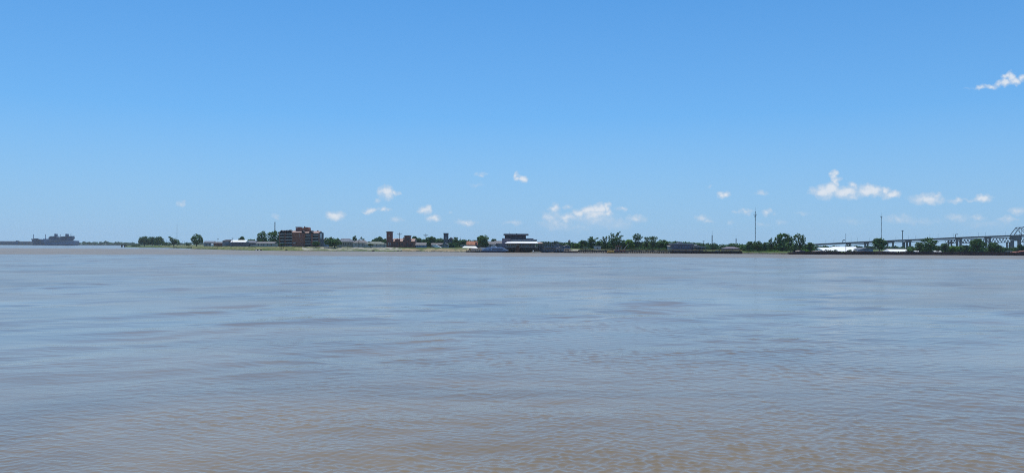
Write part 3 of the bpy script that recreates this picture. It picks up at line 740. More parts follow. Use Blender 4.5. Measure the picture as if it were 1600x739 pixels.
# ------------------------------------------------------------------ the brick flats
def flats():
    Y = 712; s = mpp(Y)
    root = thing('apartment_building','brick block of flats with stacked balconies and stepped gabled roofs','apartment building',(X(467,Y),Y+8,gz(467,Y)))
    zb = gz(467, Y) - .4
    q = MB(); q.box(X(436.6,Y), X(456.8,Y), Y+1.6, Y+16, zb, Z(446,362.6,Y)); q.build('wall', M['darkwall'], root, 'shaded recessed wall of the left wing')  # both wing walls coloured dark to stand in for shade behind the balconies
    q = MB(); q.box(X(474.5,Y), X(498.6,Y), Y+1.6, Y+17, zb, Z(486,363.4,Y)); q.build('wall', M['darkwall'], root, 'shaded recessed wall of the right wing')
    q = MB(); q.box(X(456.83,Y), X(474.47,Y), Y-.6, Y+16.4, zb, Z(465,363.0,Y)); q.build('wall', M['brick'], root, 'plain red brick centre wall')
    # brick piers that divide the balcony bays
    for a, b in ((436.3,437.4),(444.8,446.0),(473.5,476.6),(485.6,488.6),(497.6,498.9)):
        q = MB(); q.box(X(a,Y), X(b,Y), Y-.15, Y+1.55, zb, Z(a, 362.9, Y)); q.build('pier', M['brick'], root)
    # balconies: a slab with a rendered parapet in each bay
    for (a, b, rows) in ((437.45,444.75,(366.2,370.6,375.3,379.9,384.0)), (446.05,456.78,(366.2,370.6,375.3,379.9,384.0)), (476.65,485.55,(368.0,372.6,377.4,381.6)), (488.65,497.55,(367.6,372.0,376.6,381.4))):
        for py in rows:
            q = MB(); z = Z((a+b)/2, py, Y); q.box(X(a,Y), X(b,Y), Y-.9, Y+1.58, z-.28, z-.04); q.box(X(a,Y), X(b,Y), Y-.9, Y-.78, z-.04, z+.42)
            q.build('balcony', M['concrete'], root)
        for py in rows:
            wd = (b-a)/3
            for k in range(3):
                q = MB(); q.box(X(a+wd*k+.3,Y), X(a+wd*(k+1)-.3,Y), Y+1.5, Y+1.66, Z(a,py-.75,Y), Z(a,py-2.9,Y)); q.build('window', M['glass'], root)
    windows(root, [(px-.45, px+.45, py, py+1.6) for px in (459.2,464.0,470.8) for py in (366,370.4,375,379.6)], Y-.6)
    windows(root, [(467.1,467.7,364.4,370.5)], Y-.6, 'plaster', 'stair_window')
    windows(root, [(458.5,462.5,378.6,380.0)], Y-.6, 'plaster', 'entrance_canopy', 1.6)
    # four little dark gables over the left wing, with a tiled slope between them
    z0 = Z(446, 363.0, Y) + .3
    q = MB(); q.prism_x([(Y-.4, z0-.28), (Y+9, Z(446,360.8,Y)), (Y+16.4, z0-.28)], X(436.6,Y), X(456.5,Y)); rf = q.build('roof', M['roof_pink'], root, 'tiled slope with four small dark gables')
    for (a, b, t) in ((436.4,443.2,359.6),(442.5,446.5,359.8),(445.6,450.4,359.4),(449.4,456.2,359.0)):
        q = MB(); x0, x1 = X(a,Y), X(b,Y); zt = Z(a,t,Y); zz = Z(a,362.4,Y)
        q.prism_y([(x0,zz),(x0+.5,zz),((x0+x1)/2,zt-.5),(x1-.5,zz),(x1,zz),((x0+x1)/2,zt)], Y-.9, Y+6); q.build('gable', M['roof_dark'], rf)
    for (a, b, t, u) in ((455.2,472.2,359.9,363.2),(475.2,484.4,360.4,363.9),(488.0,498.2,360.8,364.2)):
        zt, zu = Z(a,t,Y), Z(a,u,Y); q = MB(); q.prism_x([(Y-1.3,zu),(Y+7.5,zt),(Y+16.9,zu),(Y+16.9,zu-.3),(Y-1.3,zu-.3)], X(a,Y), X(b,Y)); q.build('roof', M['roof_pink'], root)
    for (a, b, t) in ((471.8,476.0,359.3),(483.6,489.0,360.0)):
        q = MB(); x0, x1 = X(a,Y), X(b,Y); q.prism_y([(x0,Z(a,364.4,Y)),(x1+.8,Z(a,364.4,Y)),(x1,Z(a,362.8,Y)),(x0+.6,Z(a,t,Y)),(x0,Z(a,t+.4,Y))], Y-1.5, Y+10); q.build('gable_wall', M['roof_dark'], root)
    q = MB(); box_at(q, 496.9, 499.3, 364.6, 373.6, Y, 8, .8); q.build('glazed_corner', M['blueglass'], root)
    # brick penthouse
    q = MB(); box_at(q, 459.4, 466.4, 354.8, 360.6, Y, 8, 5); q.build('penthouse', M['brick_dark'], root)
    q = MB(); box_at(q, 466.5, 472.0, 356.0, 360.4, Y, 8, 4.6); q.build('penthouse', M['brick_bright'], root)
    q = MB(); x0, x1 = X(472.1,Y), X(480.2,Y); q.prism_y([(x0,Z(476,360.8,Y)),(x1,Z(476,360.8,Y)),(x1-.3,Z(476,355.6,Y)),(x1-1.2,Z(476,354.9,Y)),(x0+1.2,Z(476,354.6,Y)),(x0,Z(476,355.2,Y))], Y+4.3, Y+12.6); ph = q.build('penthouse', M['brick_bright'], root)
    q = MB(); box_at(q, 472.2, 473.4, 353.4, 355.4, Y, .8, 6); q.build('chimney', M['brick_dark'], ph)
    windows(root, [(463.0,464.3,355.9,357.4)], Y+5, 'white', 'window')
    q = MB(); box_at(q, 459.0, 466.6, 354.4, 354.85, Y, 9, 4.5); q.build('roof_slab', M['roof_dark'], root)
    q = MB(); box_at(q, 491.8, 494.2, 359.9, 361.6, Y, 1.2, 7); q.build('chimney', M['brick_dark'], root)
flats()
tree(487,500.5,377.6,692,'small round tree in front of the right end of the brick flats','oak',None,0.3,trunkpx=493.6,
     blobs=[(.5,.66,.3,.7),(.2,.58,.2,.7),(.8,.6,.2,.8),(.62,.82,.18,.7),(.35,.8,.18,.7),(.9,.72,.12,.8),(.5,.45,.22,.6)])
for px, t, l in ((439.4,380.5,'thin young tree before the left wing of the flats'),(442.7,380,'thin young tree beside the other before the flats')):
    tree(px-2.2, px+2.2, t, 690, l, 'dark', 'young trees before the flats', .55, dens=.8)
house(499,510,373.4,377.2,770,'blue grey house between the flats and the big spreading tree',wall='bluewall',roof='roof_dark',style='front',win=(502,507),win_py=(377.8,380.2))
tree(507,533,370.3,688,'big spreading oak leaning left over the levee','oak',None,0.2,trunkpx=523,
     blobs=[(.12,.78,.13,.8),(.06,.55,.12,.9),(.3,.72,.18,.7),(.42,.5,.22,.7),(.65,.62,.2,.7),(.6,.4,.2,.6),(.84,.5,.16,.7),(.95,.38,.1,.7),(.25,.38,.17,.6),(.35,.88,.1,.8),(.75,.36,.15,.6),(.12,.35,.12,.7)])
def mid_houses():
    house(526,550,372.6,377.8,740,'large house with grey hipped roof and a row of dark windows',wall='beige',roof='roof_slate',style='hip',depth=14,win=(533.5,536.5,540,545,548),win_py=(379.6,382.6))
    tree(550,558.6,368.4,800,'narrow dark tree right of the hipped roof','dark','dark trees behind the middle houses',0.08)
    tree(559.6,569.8,369.6,810,'forked dark tree behind the tall street pole','dark','dark trees behind the middle houses',0.1,
         blobs=[(.3,.45,.3,1),(.7,.5,.28,1),(.45,.85,.16,1.2),(.8,.75,.17,1),(.12,.7,.12,1)])
    house(551,573,374.9,379.4,735,'mauve house with steep roof behind the tall street pole',wall='plaster',roof='roof_grey',style='hip',win=(556,561,567),win_py=(381,383.6))
    house(570,601,377.6,381.2,728,'long pale house with green grey roof left of the brick tower',wall='plaster',roof='roof_green',style='hip',depth=12,win=(576,582,588,594),win_py=(382.2,384))
    tree(579,601,370.4,800,'wide domed tree behind the green grey roof','dark',None,0.1)
    tree(595,606,373.2,760,'leafy tree against the left side of the brick tower','oak',None,0.15)
    tree(574.4,583.2,380.9,684,'small tree with a bare trunk on the pale levee','oak',None,0.42,trunkpx=579)
    pole(560.6,374.8,683,'tall dark street pole standing on the levee',arms=((377.4,1.6),),r=.2)
    for px, t, l in ((542.5,379.5,'slim post on the levee below the hipped roof'),(600.5,379.8,'slim post on the levee left of the brick tower'),(507.6,382.5,'slim post on the levee beside the big spreading oak'),(614.5,384,'short post on the levee below the brick tower'),(617.3,386.2,'stub post on the levee right of the brick tower foot'),(467.2,384,'slim post on the levee below the flats')):
        pole(px, t, 675, l, 'lamp_post', 'lamp post', r=.15, group='slim posts on the levee', m='timber')
    q = MB(); Y = ysh(583)-2; x0,x1 = X(581,Y), X(585.4,Y)
    q.prism_z([(x0,Y),(x0+.5,Y-.7),(x1-.6,Y-.7),(x1,Y),(x1-.6,Y+.7),(x0+.5,Y+.7)], -.2, .55); q.box(x0+.6,x1-.7,Y-.5,Y+.5,.55,.7)
    single(q,'rowing_boat',M['black'],'tiny black boat lying at the foot of the pale levee','boat')
mid_houses()

# ------------------------------------------------------------------ brick courthouse with two towers, church
def courthouse():
    Y = 690
    root = thing('brick_courthouse','long dark red brick building with a tall left tower and a shorter right tower','building',(X(626,Y),Y+8,gz(626,Y)))
    zb = gz(626,Y)-.4
    q = MB(); q.box(X(604.3,Y), X(648,Y), Y, Y+16, zb, Z(626,377.0,Y)); q.build('wall', M['brick'], root)
    q = MB(); zt, zu = Z(630,372.6,Y), Z(630,377.3,Y); q.prism_x([(Y-.7,zu+.02),(Y+8,zt),(Y+16.7,zu+.02)], X(612.6,Y), X(647.6,Y)); q.build('roof', M['roof_pink'], root)
    q = MB(); q.box(X(612.6,Y), X(648.4,Y), Y-.5, Y-.003, Z(630,377.9,Y), Z(630,377.32,Y)); q.build('cornice', M['brick_dark'], root)
    for (a, b, t, nm, l) in ((604,612.2,362.6,'tower','tall left tower'),(632,640.8,368.8,'tower','shorter right tower')):
        q = MB(); q.box(X(a,Y), X(b,Y), Y-.9, Y+5.5, zb, Z(a,t,Y)); tw = q.build(nm, M['brick_dark'], root, l)
        q = MB(); q.hip(X(a-.9,Y), X(b+.9,Y), Y-1.6, Y+6.2, Z(a,t,Y)+.4, Z(a,t-1.1,Y), 2.2); q.box(X(a-.9,Y), X(b+.9,Y), Y-1.6, Y+6.2, Z(a,t,Y)+.003, Z(a,t,Y)+.398); q.build('roof', M['roof_dark'], tw)
    windows(root, [(607.2,608.6,367.2,369.2),(606.2,607.4,379,383.5),(609,610.2,379,383.5)], Y-.9, 'plaster')
    windows(root, [(633.6,635,371.4,375.6),(636,637.2,371.4,375.6),(638,639.4,371.4,375.6)], Y-.9)
    windows(root, [(635,638,379.4,385)], Y-.9, 'glass', 'door')
    q = MB(); x0,x1 = X(617,Y), X(624.6,Y); q.prism_y([(x0,zb),(x1,zb),(x1,Z(620,374.6,Y)),((x0+x1)/2,Z(620,373.0,Y)),(x0,Z(620,374.6,Y))], Y-.6, Y+3); q.build('gable', M['brick_dark'], root)
    windows(root, [(613.2,614.4,379.4,384),(615.2,616.3,379.4,384),(626,627.2,379.4,384),(628.3,629.5,379.4,384),(642,643.2,379.4,384),(644.3,645.5,379.4,384)], Y)
    windows(root, [(618,619.6,378.4,384),(620.4,622,378.4,384)], Y-.6, 'glass')
    q = MB(); q.prism_x([(Y-.3, Z(630,374,Y)),(Y+5,Z(630,374,Y)),(Y+5,Z(630,370.4,Y))], X(629.0,Y), X(631.98,Y)); q.build('lean_to', M['roof_dark'], root)
courthouse()
pole(624.2,363.4,668,'tall double crossarm utility pole before the brick courthouse',arms=((365.2,2.2),(366.6,1.4)),r=.24,base=392)
pole(665.3,364.6,790,'tall crossarm utility pole above the trees right of the courthouse',arms=((367.2,2.4),(368.6,1.5)),r=.26)
def right_of_court():
    tree(642,660,369.2,780,'wide dark tree just right of the courthouse','dark','dark trees right of the courthouse',0.1)
    tree(658,668,373.6,800,'smaller dark tree below the crossarm pole','dark','dark trees right of the courthouse',0.1)
    tree(663,683,370,770,'rounded dark tree between the crossarm pole and the church','dark','dark trees right of the courthouse',0.1)
    tree(680,694,374.4,760,'pale green tree left of the church tower','grey',None,0.1)
    q = MB(); Y = 700; x=X(649.6,Y); q.tube((x,Y,gz(649,Y)),(x,Y,Z(649,376,Y)),.12,.1,6); q.box(x-.8,x+.5,Y-.1,Y+.1,Z(649,376.6,Y),Z(649,375.2,Y)); single(q,'roadside_sign',M['white'],'small white sign on a pole at the right end of the courthouse','sign')
    house(649.5,665,378.9,383.0,690,'low house with grey sloping roof right of the courthouse',wall='bluewall',roof='roof_grey',depth=9,win=(652,656,661),win_py=(383.6,385.4))
    house(674,691,379.8,382.4,700,'brown roofed house behind the white canopy',wall='mauve',roof='roof_grey',win=(686,689),win_py=(382.8,385))
    # white fabric canopy, tied down to its right
    Y = 662; root = thing('event_canopy','white fabric canopy sloping down to the right beneath the church','canopy',(X(682,Y),Y+3,gz(682,Y)))
    q = MB(); zl = gz(682,Y)
    P = [(674,383.0),(681.5,382.6),(686.5,385.0),(690,387.2),(681,386.8),(676,384.6)]
    q.prism_y([(X(a,Y), Z(a,b,Y)) for a,b in P], Y, Y+5); q.build('fabric', M['white'], root)
    q = MB()
    for a,b in ((674.6,383.6),(681,384),(687,386)): q.tube((X(a,Y),Y+.2,zl-.2),(X(a,Y),Y+.2,Z(a,b,Y)),.09,.09,5)
    q.build('post', M['mast'], root)
    # church
    Y = 790; root = thing('church','dark grey stone church with a square battlemented tower','church',(X(700,Y),Y+8,gz(700,Y)))
    zb = gz(700,Y)-.4
    q = MB(); q.box(X(693,Y), X(700,Y), Y, Y+5, zb, Z(696,365.2,Y)); tw = q.build('tower', M['mauve'], root)
    q = MB(); q.box(X(692.7,Y), X(700.3,Y), Y-.3, Y+5.3, Z(696,366.0,Y), Z(696,365.25,Y))
    for k in range(4): a = 692.8+k*2.0; q.box(X(a,Y), X(a+1.3,Y), Y-.3, Y+5.3, Z(696,365.25,Y)+.002, Z(696,364.2,Y))
    q.build('battlement', M['darkwall'], tw)
    windows(root, [(695.6,696.6,370.4,373.2),(697,698,370.4,373.2)], Y, 'plaster')
    windows(root, [(694.4,695.3,366.6,368.2),(696.2,697,366.6,368.2),(698,698.8,366.6,368.2)], Y)
    q = MB(); x0,x1 = X(700.4,Y), X(708.4,Y); xm = X(704.2,Y); q.prism_y([(x0,zb),(x1,zb),(x1,Z(704,375.6,Y)),(xm,Z(704,371.4,Y)),(x0,Z(704,375.6,Y))], Y+1, Y+18); q.build('nave', M['mauve'], root)
    q = MB(); q.prism_y([(x0-.4,Z(704,375.8,Y)),(xm,Z(704,371.3,Y)),(x1+.4,Z(704,375.8,Y)),(x1+.4,Z(704,375.2,Y)),(xm,Z(704,370.7,Y)),(x0-.4,Z(704,375.2,Y))], Y+.6, Y+18.3); nr = q.build('roof', M['roof_slate'], root)
    q = MB(); q.box(xm-.1,xm+.1,Y+.8,Y+1,Z(704,370.9,Y),Z(704,369.8,Y)); q.build('cross', M['darkwall'], nr)
    windows(root, [(703.2,705.4,374.4,377.2)], Y+1)
    tree(706.5,717.5,370.6,780,'dark tree directly right of the church nave','dark',None,0.1)
    tree(697,718,379.4,730,'bushy tree mass in front of the church foot','dark',None,0.05)
    house(690,700,379.6,382.4,695,'small slate roofed house below the church tower',wall='greywall',roof='roof_slate',style='front',win=(693,697),win_py=(383,385))
    tree(717,731,376.4,760,'low dark tree left of the terracotta roof','dark',None,0.08)
    house(729.5,745,376.9,382.6,700,'house with a broad terracotta tiled roof',wall='beige',roof='roof_terra',style='gable',depth=9,win=(733,738),win_py=(383.4,385.4))
    for o in [o for o in bpy.data.objects if o.get('label') == 'house with a broad terracotta tiled roof']:
        q = MB(); box_at(q, 742.6, 745, 378.6, 384, 699, 1.4); q.build('chimney', M['brick_dark'], o)
    # long white marquee
    Y = 650; root = thing('marquee','long white marquee with a row of pitched bays beside the ferry ramp','marquee',(X(733,Y),Y+4,gz(733,Y)))
    ze, zt, zl = Z(733,387.9,Y), Z(733,384.7,Y), gz(733,Y)
    q = MB(); q.hip(X(720.6,Y), X(746.6,Y), Y, Y+9, ze, zt, 2.2); q.build('roof', M['whiteroof'], root)
    for a in (721.4,727.6,733.8,740,745.8):
        q = MB(); q.tube((X(a,Y),Y+.4,zl-.3),(X(a,Y),Y+.4,ze),.1,.1,6); q.build('post', M['mast'], root)
    q = MB(); box_at(q, 719, 731, 382.8, 385, 690, 6); single(q, 'garden_wall', M['concrete'], 'pale wall behind the left end of the long white marquee', 'wall')
    tree(743.8,764.6,368.0,662,'large dense round tree between the marquee and the ferry terminal','oak',None,0.12,dens=1.0,n=12)
    tree(766,779,373.2,740,'small domed tree left of the ferry terminal','dark',None,0.1)
    house(762,774,377.4,381.4,715,'low beige house with grey roof right of the large round tree',wall='beige',roof='roof_grey',win=(766,771))
    house(773,788,376.3,380.6,722,'grey house close against the ferry terminal',wall='greywall',roof='roof_grey',win=(777,781,785))
right_of_court()

# ------------------------------------------------------------------ ferry, pontoon and terminal
def ferry():
    Y = 588; root = thing('ferry_boat','low white ferry with a dark hull and a long dark window band','ferry',(X(772,Y),Y+5,0))
    q = MB(); n = 12
    # twin hulls with a raked stem at the right
    for y0 in (Y, Y+7):
        x0, x1 = X(751,Y), X(796,Y)
        zt = Z(772,391.9,Y)
        q.quadset([(x0,y0,-.6),(x1-4,y0,-.6),(x1-4,y0+3,-.6),(x0,y0+3,-.6),(x0,y0,zt),(x1-1.5,y0,zt),(x1,y0+1.5,zt),(x1-1.5,y0+3,zt),(x0,y0+3,zt)],
                  [(0,3,2,1),(4,5,6,7,8),(0,1,5,4),(1,2,7,6,5),(2,3,8,7),(3,0,4,8)])
    q.build('hull', M['navy'], root)
    q = MB(); q.box(X(750.6,Y), X(794.6,Y), Y+.25, Y+9.75, Z(772,391.88,Y), Z(772,391.3,Y)); q.build('main_deck', M['ferry'], root)
    q = MB(); P = [(753.5,391.28),(753.8,389.4),(757,388.1),(763,387.6),(768,387.2),(780,387.1),(787,387.9),(792,389.9),(793.5,391.28)]
    q.prism_y([(X(a,Y),Z(a,b,Y)) for a,b in P][::-1], Y+.6, Y+9.4); cb = q.build('cabin', M['ferry'], root)
    windows(cb, [(768.8,786.2,388.7,390.5)], Y+.6, 'glass', 'window_band')
    windows(cb, [(763.4,767.2,388.9,390.6)], Y+.6, 'blueglass', 'window')
    windows(cb, [(756.2,758.8,389.2,390.5),(759.6,762,389.2,390.5)], Y+.6, 'blueglass', 'window')
    windows(cb, [(788,789.8,389.6,390.9)], Y+.6, 'glass', 'window')
    q = MB(); P = [(758,387.4),(759,386.5),(766,386.3),(774,386.1),(783,386.3),(788,387.2),(786,387.6),(760,387.9)]
    q.prism_y([(X(a,Y),Z(a,b,Y)) for a,b in P][::-1], Y+1.2, Y+8.8); q.build('upper_deck', M['ferry'], root)
    q = MB(); P = [(767,386.05),(768.5,384.6),(774,384.4),(776,386.0)]
    q.prism_y([(X(a,Y),Z(a,b,Y)) for a,b in P][::-1], Y+2.4, Y+7.4); wh = q.build('wheelhouse', M['white'], root)
    windows(wh, [(768.8,774,384.9,385.6)], Y+2.4, 'glass', 'window_band')
    q = MB(); x = X(771.6,Y); q.tube((x,Y+5,Z(771,384.4,Y)),(x,Y+5,Z(771,382.2,Y)),.14,.08,6); q.box(x-.9,x+.9,Y+4.8,Y+5.2,Z(771,383.2,Y),Z(771,383.0,Y)); q.build('radar_mast', M['white'], root)
    q = MB()
    for k in range(9):
        a = 788+k*.8; zz = Z(a,389.6+k*.12,Y); q.tube((X(a,Y),Y+.4,Z(a,391.3,Y)),(X(a,Y),Y+.4,zz),.05,.05,4)
    q.tube((X(788,Y),Y+.4,Z(788,389.6,Y)),(X(794.4,Y),Y+.4,Z(794,390.6,Y)),.06,.06,4); q.build('railing', M['white'], root)
    # landing pontoon with gangway
    Y2 = 590; root = thing('landing_pontoon','dark floating pontoon left of the ferry with steel gangway trusses','pontoon',(X(739,Y2),Y2+4,0))
    q = MB(); box_at(q, 728, 750.2, 392.6, 395.2, Y2, 8); q.build('float', M['black'], root)
    q = MB(); box_at(q, 729.5, 737.2, 391.9, 392.55, Y2, 5, .4); q.build('deck', M['pier'], root)
    q = MB()
    for a in (729,732,735.5,739,742.6,746.4,749.6): q.tube((X(a,Y2),Y2+.4,-1),(X(a,Y2),Y2+.4,Z(a,390.2,Y2)),.16,.16,6)
    q.build('piling', M['timber'], root)
    q = MB(); A = [(736.5,389.4),(749.5,391.0)]; B = [(736.5,391.2),(749.5,392.4)]
    k = 7
    for yo in (1.5, 4.2):
        for (p0, p1) in (A, B): q.tube((X(p0[0],Y2),Y2+yo,Z(p0[0],p0[1],Y2)),(X(p1[0],Y2),Y2+yo,Z(p1[0],p1[1],Y2)),.12,.12,5)
        for i in range(k):
            a0 = 736.5+13*i/k; a1 = 736.5+13*(i+1)/k; t0 = 389.4+1.6*i/k; u1 = 391.2+1.2*(i+1)/k
            q.tube((X(a0,Y2),Y2+yo,Z(a0,t0,Y2)),(X(a1,Y2),Y2+yo,Z(a1,u1,Y2)),.1,.1,4)
    q.build('gangway', M['plaster'], root)
    q = MB(); box_at(q, 733.0, 735.2, 387.6, 390.9, Y2+12, 2); single(q, 'ticket_hut', M['black'], 'small dark hut under the long white marquee', 'hut')
    q = MB(); box_at(q, 751, 757.5, 386.7, 389, Y2+16, 3); single(q, 'storage_trailer', M['white'], 'white trailer showing above the stern of the ferry', 'trailer')
ferry()

def terminal():
    Y = 598; yb = Y
    root = thing('ferry_terminal','stepped ferry terminal with flat dark roofs and a wide white awning on piles','building',(X(813,Y),Y+14,0))
    q = MB(); box_at(q, 788.4, 822, 367.3, 376, Y, 22, 8); q.build('wall', M['darkwall'], root, 'tall dark upper hall')
    q = MB(); box_at(q, 784.4, 797.5, 372.3, 387.2, Y, 22, 2.8); q.build('wall', M['mauve'], root, 'grey stair block at the left')
    q = MB(); box_at(q, 786.4, 826.2, 365.6, 367.28, Y, 26, 5); q.build('roof', M['darkwall'], root, 'flat dark top roof slab with deep eaves')
    q = MB(); box_at(q, 787.5, 825, 365.15, 365.58, Y, 24, 6); q.build('roof_coping', M['mauve'], root)
    q = MB(); box_at(q, 806.4, 808.2, 364.6, 365.13, Y, 2, 10); q.build('roof_vent', M['darkwall'], root)
    q = MB(); x = X(795.5,Y); q.tube((x,Y+9,Z(795,365.1,Y)),(x,Y+9,Z(795,361.9,Y)),.14,.08,6); q.build('mast', M['darkwall'], root)
    q = MB(); box_at(q, 822.1, 834, 372.5, 373.8, Y, 14, 6); q.build('roof', M['darkwall'], root, 'small middle roof slab')
    q = MB(); box_at(q, 822.1, 831, 373.82, 376.2, Y, 12, 7); q.build('wall', M['mauve'], root)
    q = MB(); box_at(q, 797.6, 839.6, 374.1, 375.0, Y, 14, 3.5); q.build('roof', M['greywall'], root, 'long lower roof edge')
    q = MB(); box_at(q, 798, 839.4, 375.02, 376.5, Y, 13, 4); q.build('clerestory', M['blueglass'], root)
    for k in range(10):
        q = MB(); a = 799+k*4.3; box_at(q, a, a+.45, 375.03, 376.48, Y, .14, 3.86); q.build('mullion', M['mauve'], root)
    # sloping white awning
    q = MB(); zt, zu = Z(814,376.52,Y), Z(814,379.9,Y)
    a0,a1,b0,b1 = X(795.6,Y),X(838.2,Y),X(788.6,Y),X(841,Y)
    q.quadset([(b0,Y-1.5,zu),(b1,Y-1.5,zu),(a1,Y+4.5,zt),(a0,Y+4.5,zt),(b0,Y-1.5,zu-.25),(b1,Y-1.5,zu-.25),(a1,Y+4.5,zt-.25),(a0,Y+4.5,zt-.25),(b0,Y+8,zu),(b0,Y+8,zu-.25)],
              [(0,1,2,3),(7,6,5,4),(0,4,5,1),(1,5,6,2),(3,2,6,7),(0,3,8),(4,9,7),(0,8,9,4)])
    q.build('awning', M['whiteroof'], root)
    q = MB(); box_at(q, 790.4, 836, 380.2, 386.3, Y, 16, 2.6); q.build('wall', M['beige'], root, 'upper gallery wall under the awning')
    for (a, b) in ((792,793.4),(795,796.2),(798,799.3),(801,802.3),(812,813.4),(815,816.4),(818,819.2),(827,830.6),(832,834.8)):
        windows(root, [(a, b, 381.6, 384.4)], Y+2.6)
    windows(root, [(814.6,818,381.2,382.2),(821,826,382,385.4)], Y+2.6, 'blueglass')
    q = MB(); box_at(q, 788, 841, 386.5, 387.4, Y, 18, -1); q.build('gallery_floor', M['darkwall'], root)
    for k in range(14):
        q = MB(); a = 789.4+k*3.9; x = X(a,Y); q.tube((x,Y-.6,-1.5),(x,Y-.6,Z(a,386.48,Y)),.26,.26,7); q.build('pile', M['timber'], root)
    for k in range(7):
        q = MB(); a = 789.6+k*8.4; q.tube((X(a,Y),Y-.8,Z(a,386.45,Y)),(X(a,Y),Y-.8,Z(a,379.95,Y)),.14,.14,6); q.build('awning_post', M['mast'], root)
    q = MB(); q.tube((X(789,Y),Y-.85,Z(814,385.2,Y)),(X(840,Y),Y-.85,Z(814,385.2,Y)),.07,.07,5); q.tube((X(789,Y),Y-.85,Z(814,385.8,Y)),(X(840,Y),Y-.85,Z(814,385.8,Y)),.05,.05,5); q.build('railing', M['mast'], root)
    q = MB(); box_at(q, 789, 806, 387.45, 391.2, Y, 10, 5); box_at(q, 812.6, 839, 387.45, 391.6, Y, 10, 5); q.build('wall', M['roof_green'], root, 'dim lower level wall')
    windows(root, [(793,796.5,388.4,390.6),(799,802,388.4,390.6),(820,822.5,388.2,391),(827,830,388.2,391),(834,836,388.2,391)], Y+5)
    q = MB(); box_at(q, 786, 841, 392.6, 394.0, Y, 16, 0); q.build('lower_deck', M['timber'], root)
    # brown timber fender dolphin in front of the awning
    q = MB(); cx = X(808.6,Y); rr = X(811.6,Y)-cx
    for k in range(16):
        a = 2*math.pi*k/16; q.tube((cx+math.cos(a)*rr,Y-4+math.sin(a)*rr,-1.2),(cx+math.cos(a)*rr*.8,Y-4+math.sin(a)*rr*.8,Z(808,386.2+(k%4)*.5,Y)),.33,.3,6)
    q.tube((cx,Y-4,-1),(cx,Y-4,Z(808,383.8,Y)),1.1,1.0,9)
    single(q,'fender_dolphin',mat('brown_timber',(0.085,0.045,0.036),.95,.3,.8),'round cluster of brown piles in front of the ferry terminal','mooring pile')
    q = MB(); cx = X(815.6,Y)
    for k in range(6): a=k*1.05; q.tube((cx+math.cos(a)*.8,Y-3.4+math.sin(a)*.8,-1),(cx+math.cos(a)*.5,Y-3.4+math.sin(a)*.5,Z(815,388.4,Y)),.3,.26,6)
    single(q,'fender_dolphin',M['timber'],'slim dark pile cluster right of the round brown one','mooring pile')
    # pavilion with the pinkish roof
    root = thing('waiting_pavilion','two level open pavilion with a pinkish roof at the right of the ferry terminal','pavilion',(X(843,Y),Y+8,0))
    q = MB(); q.hip(X(836.4,Y), X(848.8,Y), Y-.5, Y+11, Z(842,380.4,Y), Z(842,378.2,Y), 1.8); q.box(X(836.4,Y),X(848.8,Y),Y-.5,Y+11,Z(842,380.9,Y),Z(842,380.42,Y)); q.build('roof', M['roof_pink'], root)
    for k in range(5):
        q = MB(); a = 837.2+k*2.7; q.tube((X(a,Y),Y,-1.2),(X(a,Y),Y,Z(a,380.9,Y)),.18,.18,6); q.build('post', M['pier'], root)
    for (t, u) in ((385.8,386.6),(392.4,393.6)):
        q = MB(); box_at(q, 841.2, 849, t, u, Y, 11, .3); q.build('floor', M['darkwall'], root)
    q = MB(); box_at(q, 841.5, 848.6, 381.6, 385.75, Y, 5, 6); box_at(q, 841.5, 848.6, 387, 392.3, Y, 5, 6); q.build('wall', M['bluewall'], root)
    windows(root, [(842.4,843.6,382.4,385),(845.4,847,382.4,385),(842.6,844.6,388.2,391.6)], Y+6)
    # small white launch
    Y3 = 582; root = thing('motor_launch','small cream open launch lying in front of the pinkish roofed pavilion','boat',(X(837,Y3),Y3+1.2,0))
    x0, x1 = X(830.4,Y3), X(844.4,Y3); z1 = Z(837,392.9,Y3)
    q = MB(); q.quadset([(x0+1.2,Y3+.4,-.2),(x1-.3,Y3+.4,-.2),(x1-.3,Y3+2,-.2),(x0+1.2,Y3+2,-.2),(x0,Y3+1.2,z1),(x0+1.4,Y3,z1),(x1,Y3,z1),(x1,Y3+2.4,z1),(x0+1.4,Y3+2.4,z1)],
        [(0,3,2,1),(4,5,6,7,8),(0,1,6,5),(1,2,7,6),(2,3,8,7),(0,5,4),(3,4,8),(0,4,3)]); q.build('hull', mat('cream_paint',(0.62,0.55,0.43),.5,.08), root)
    q = MB(); box_at(q, 832.4, 834.2, 391.0, 392.88, Y3, 1.2, .6); q.build('console', M['white'], root)
    q = MB(); box_at(q, 843.6, 844.6, 392.2, 394.2, Y3, .5, .9); q.build('outboard_motor', M['black'], root)
terminal()

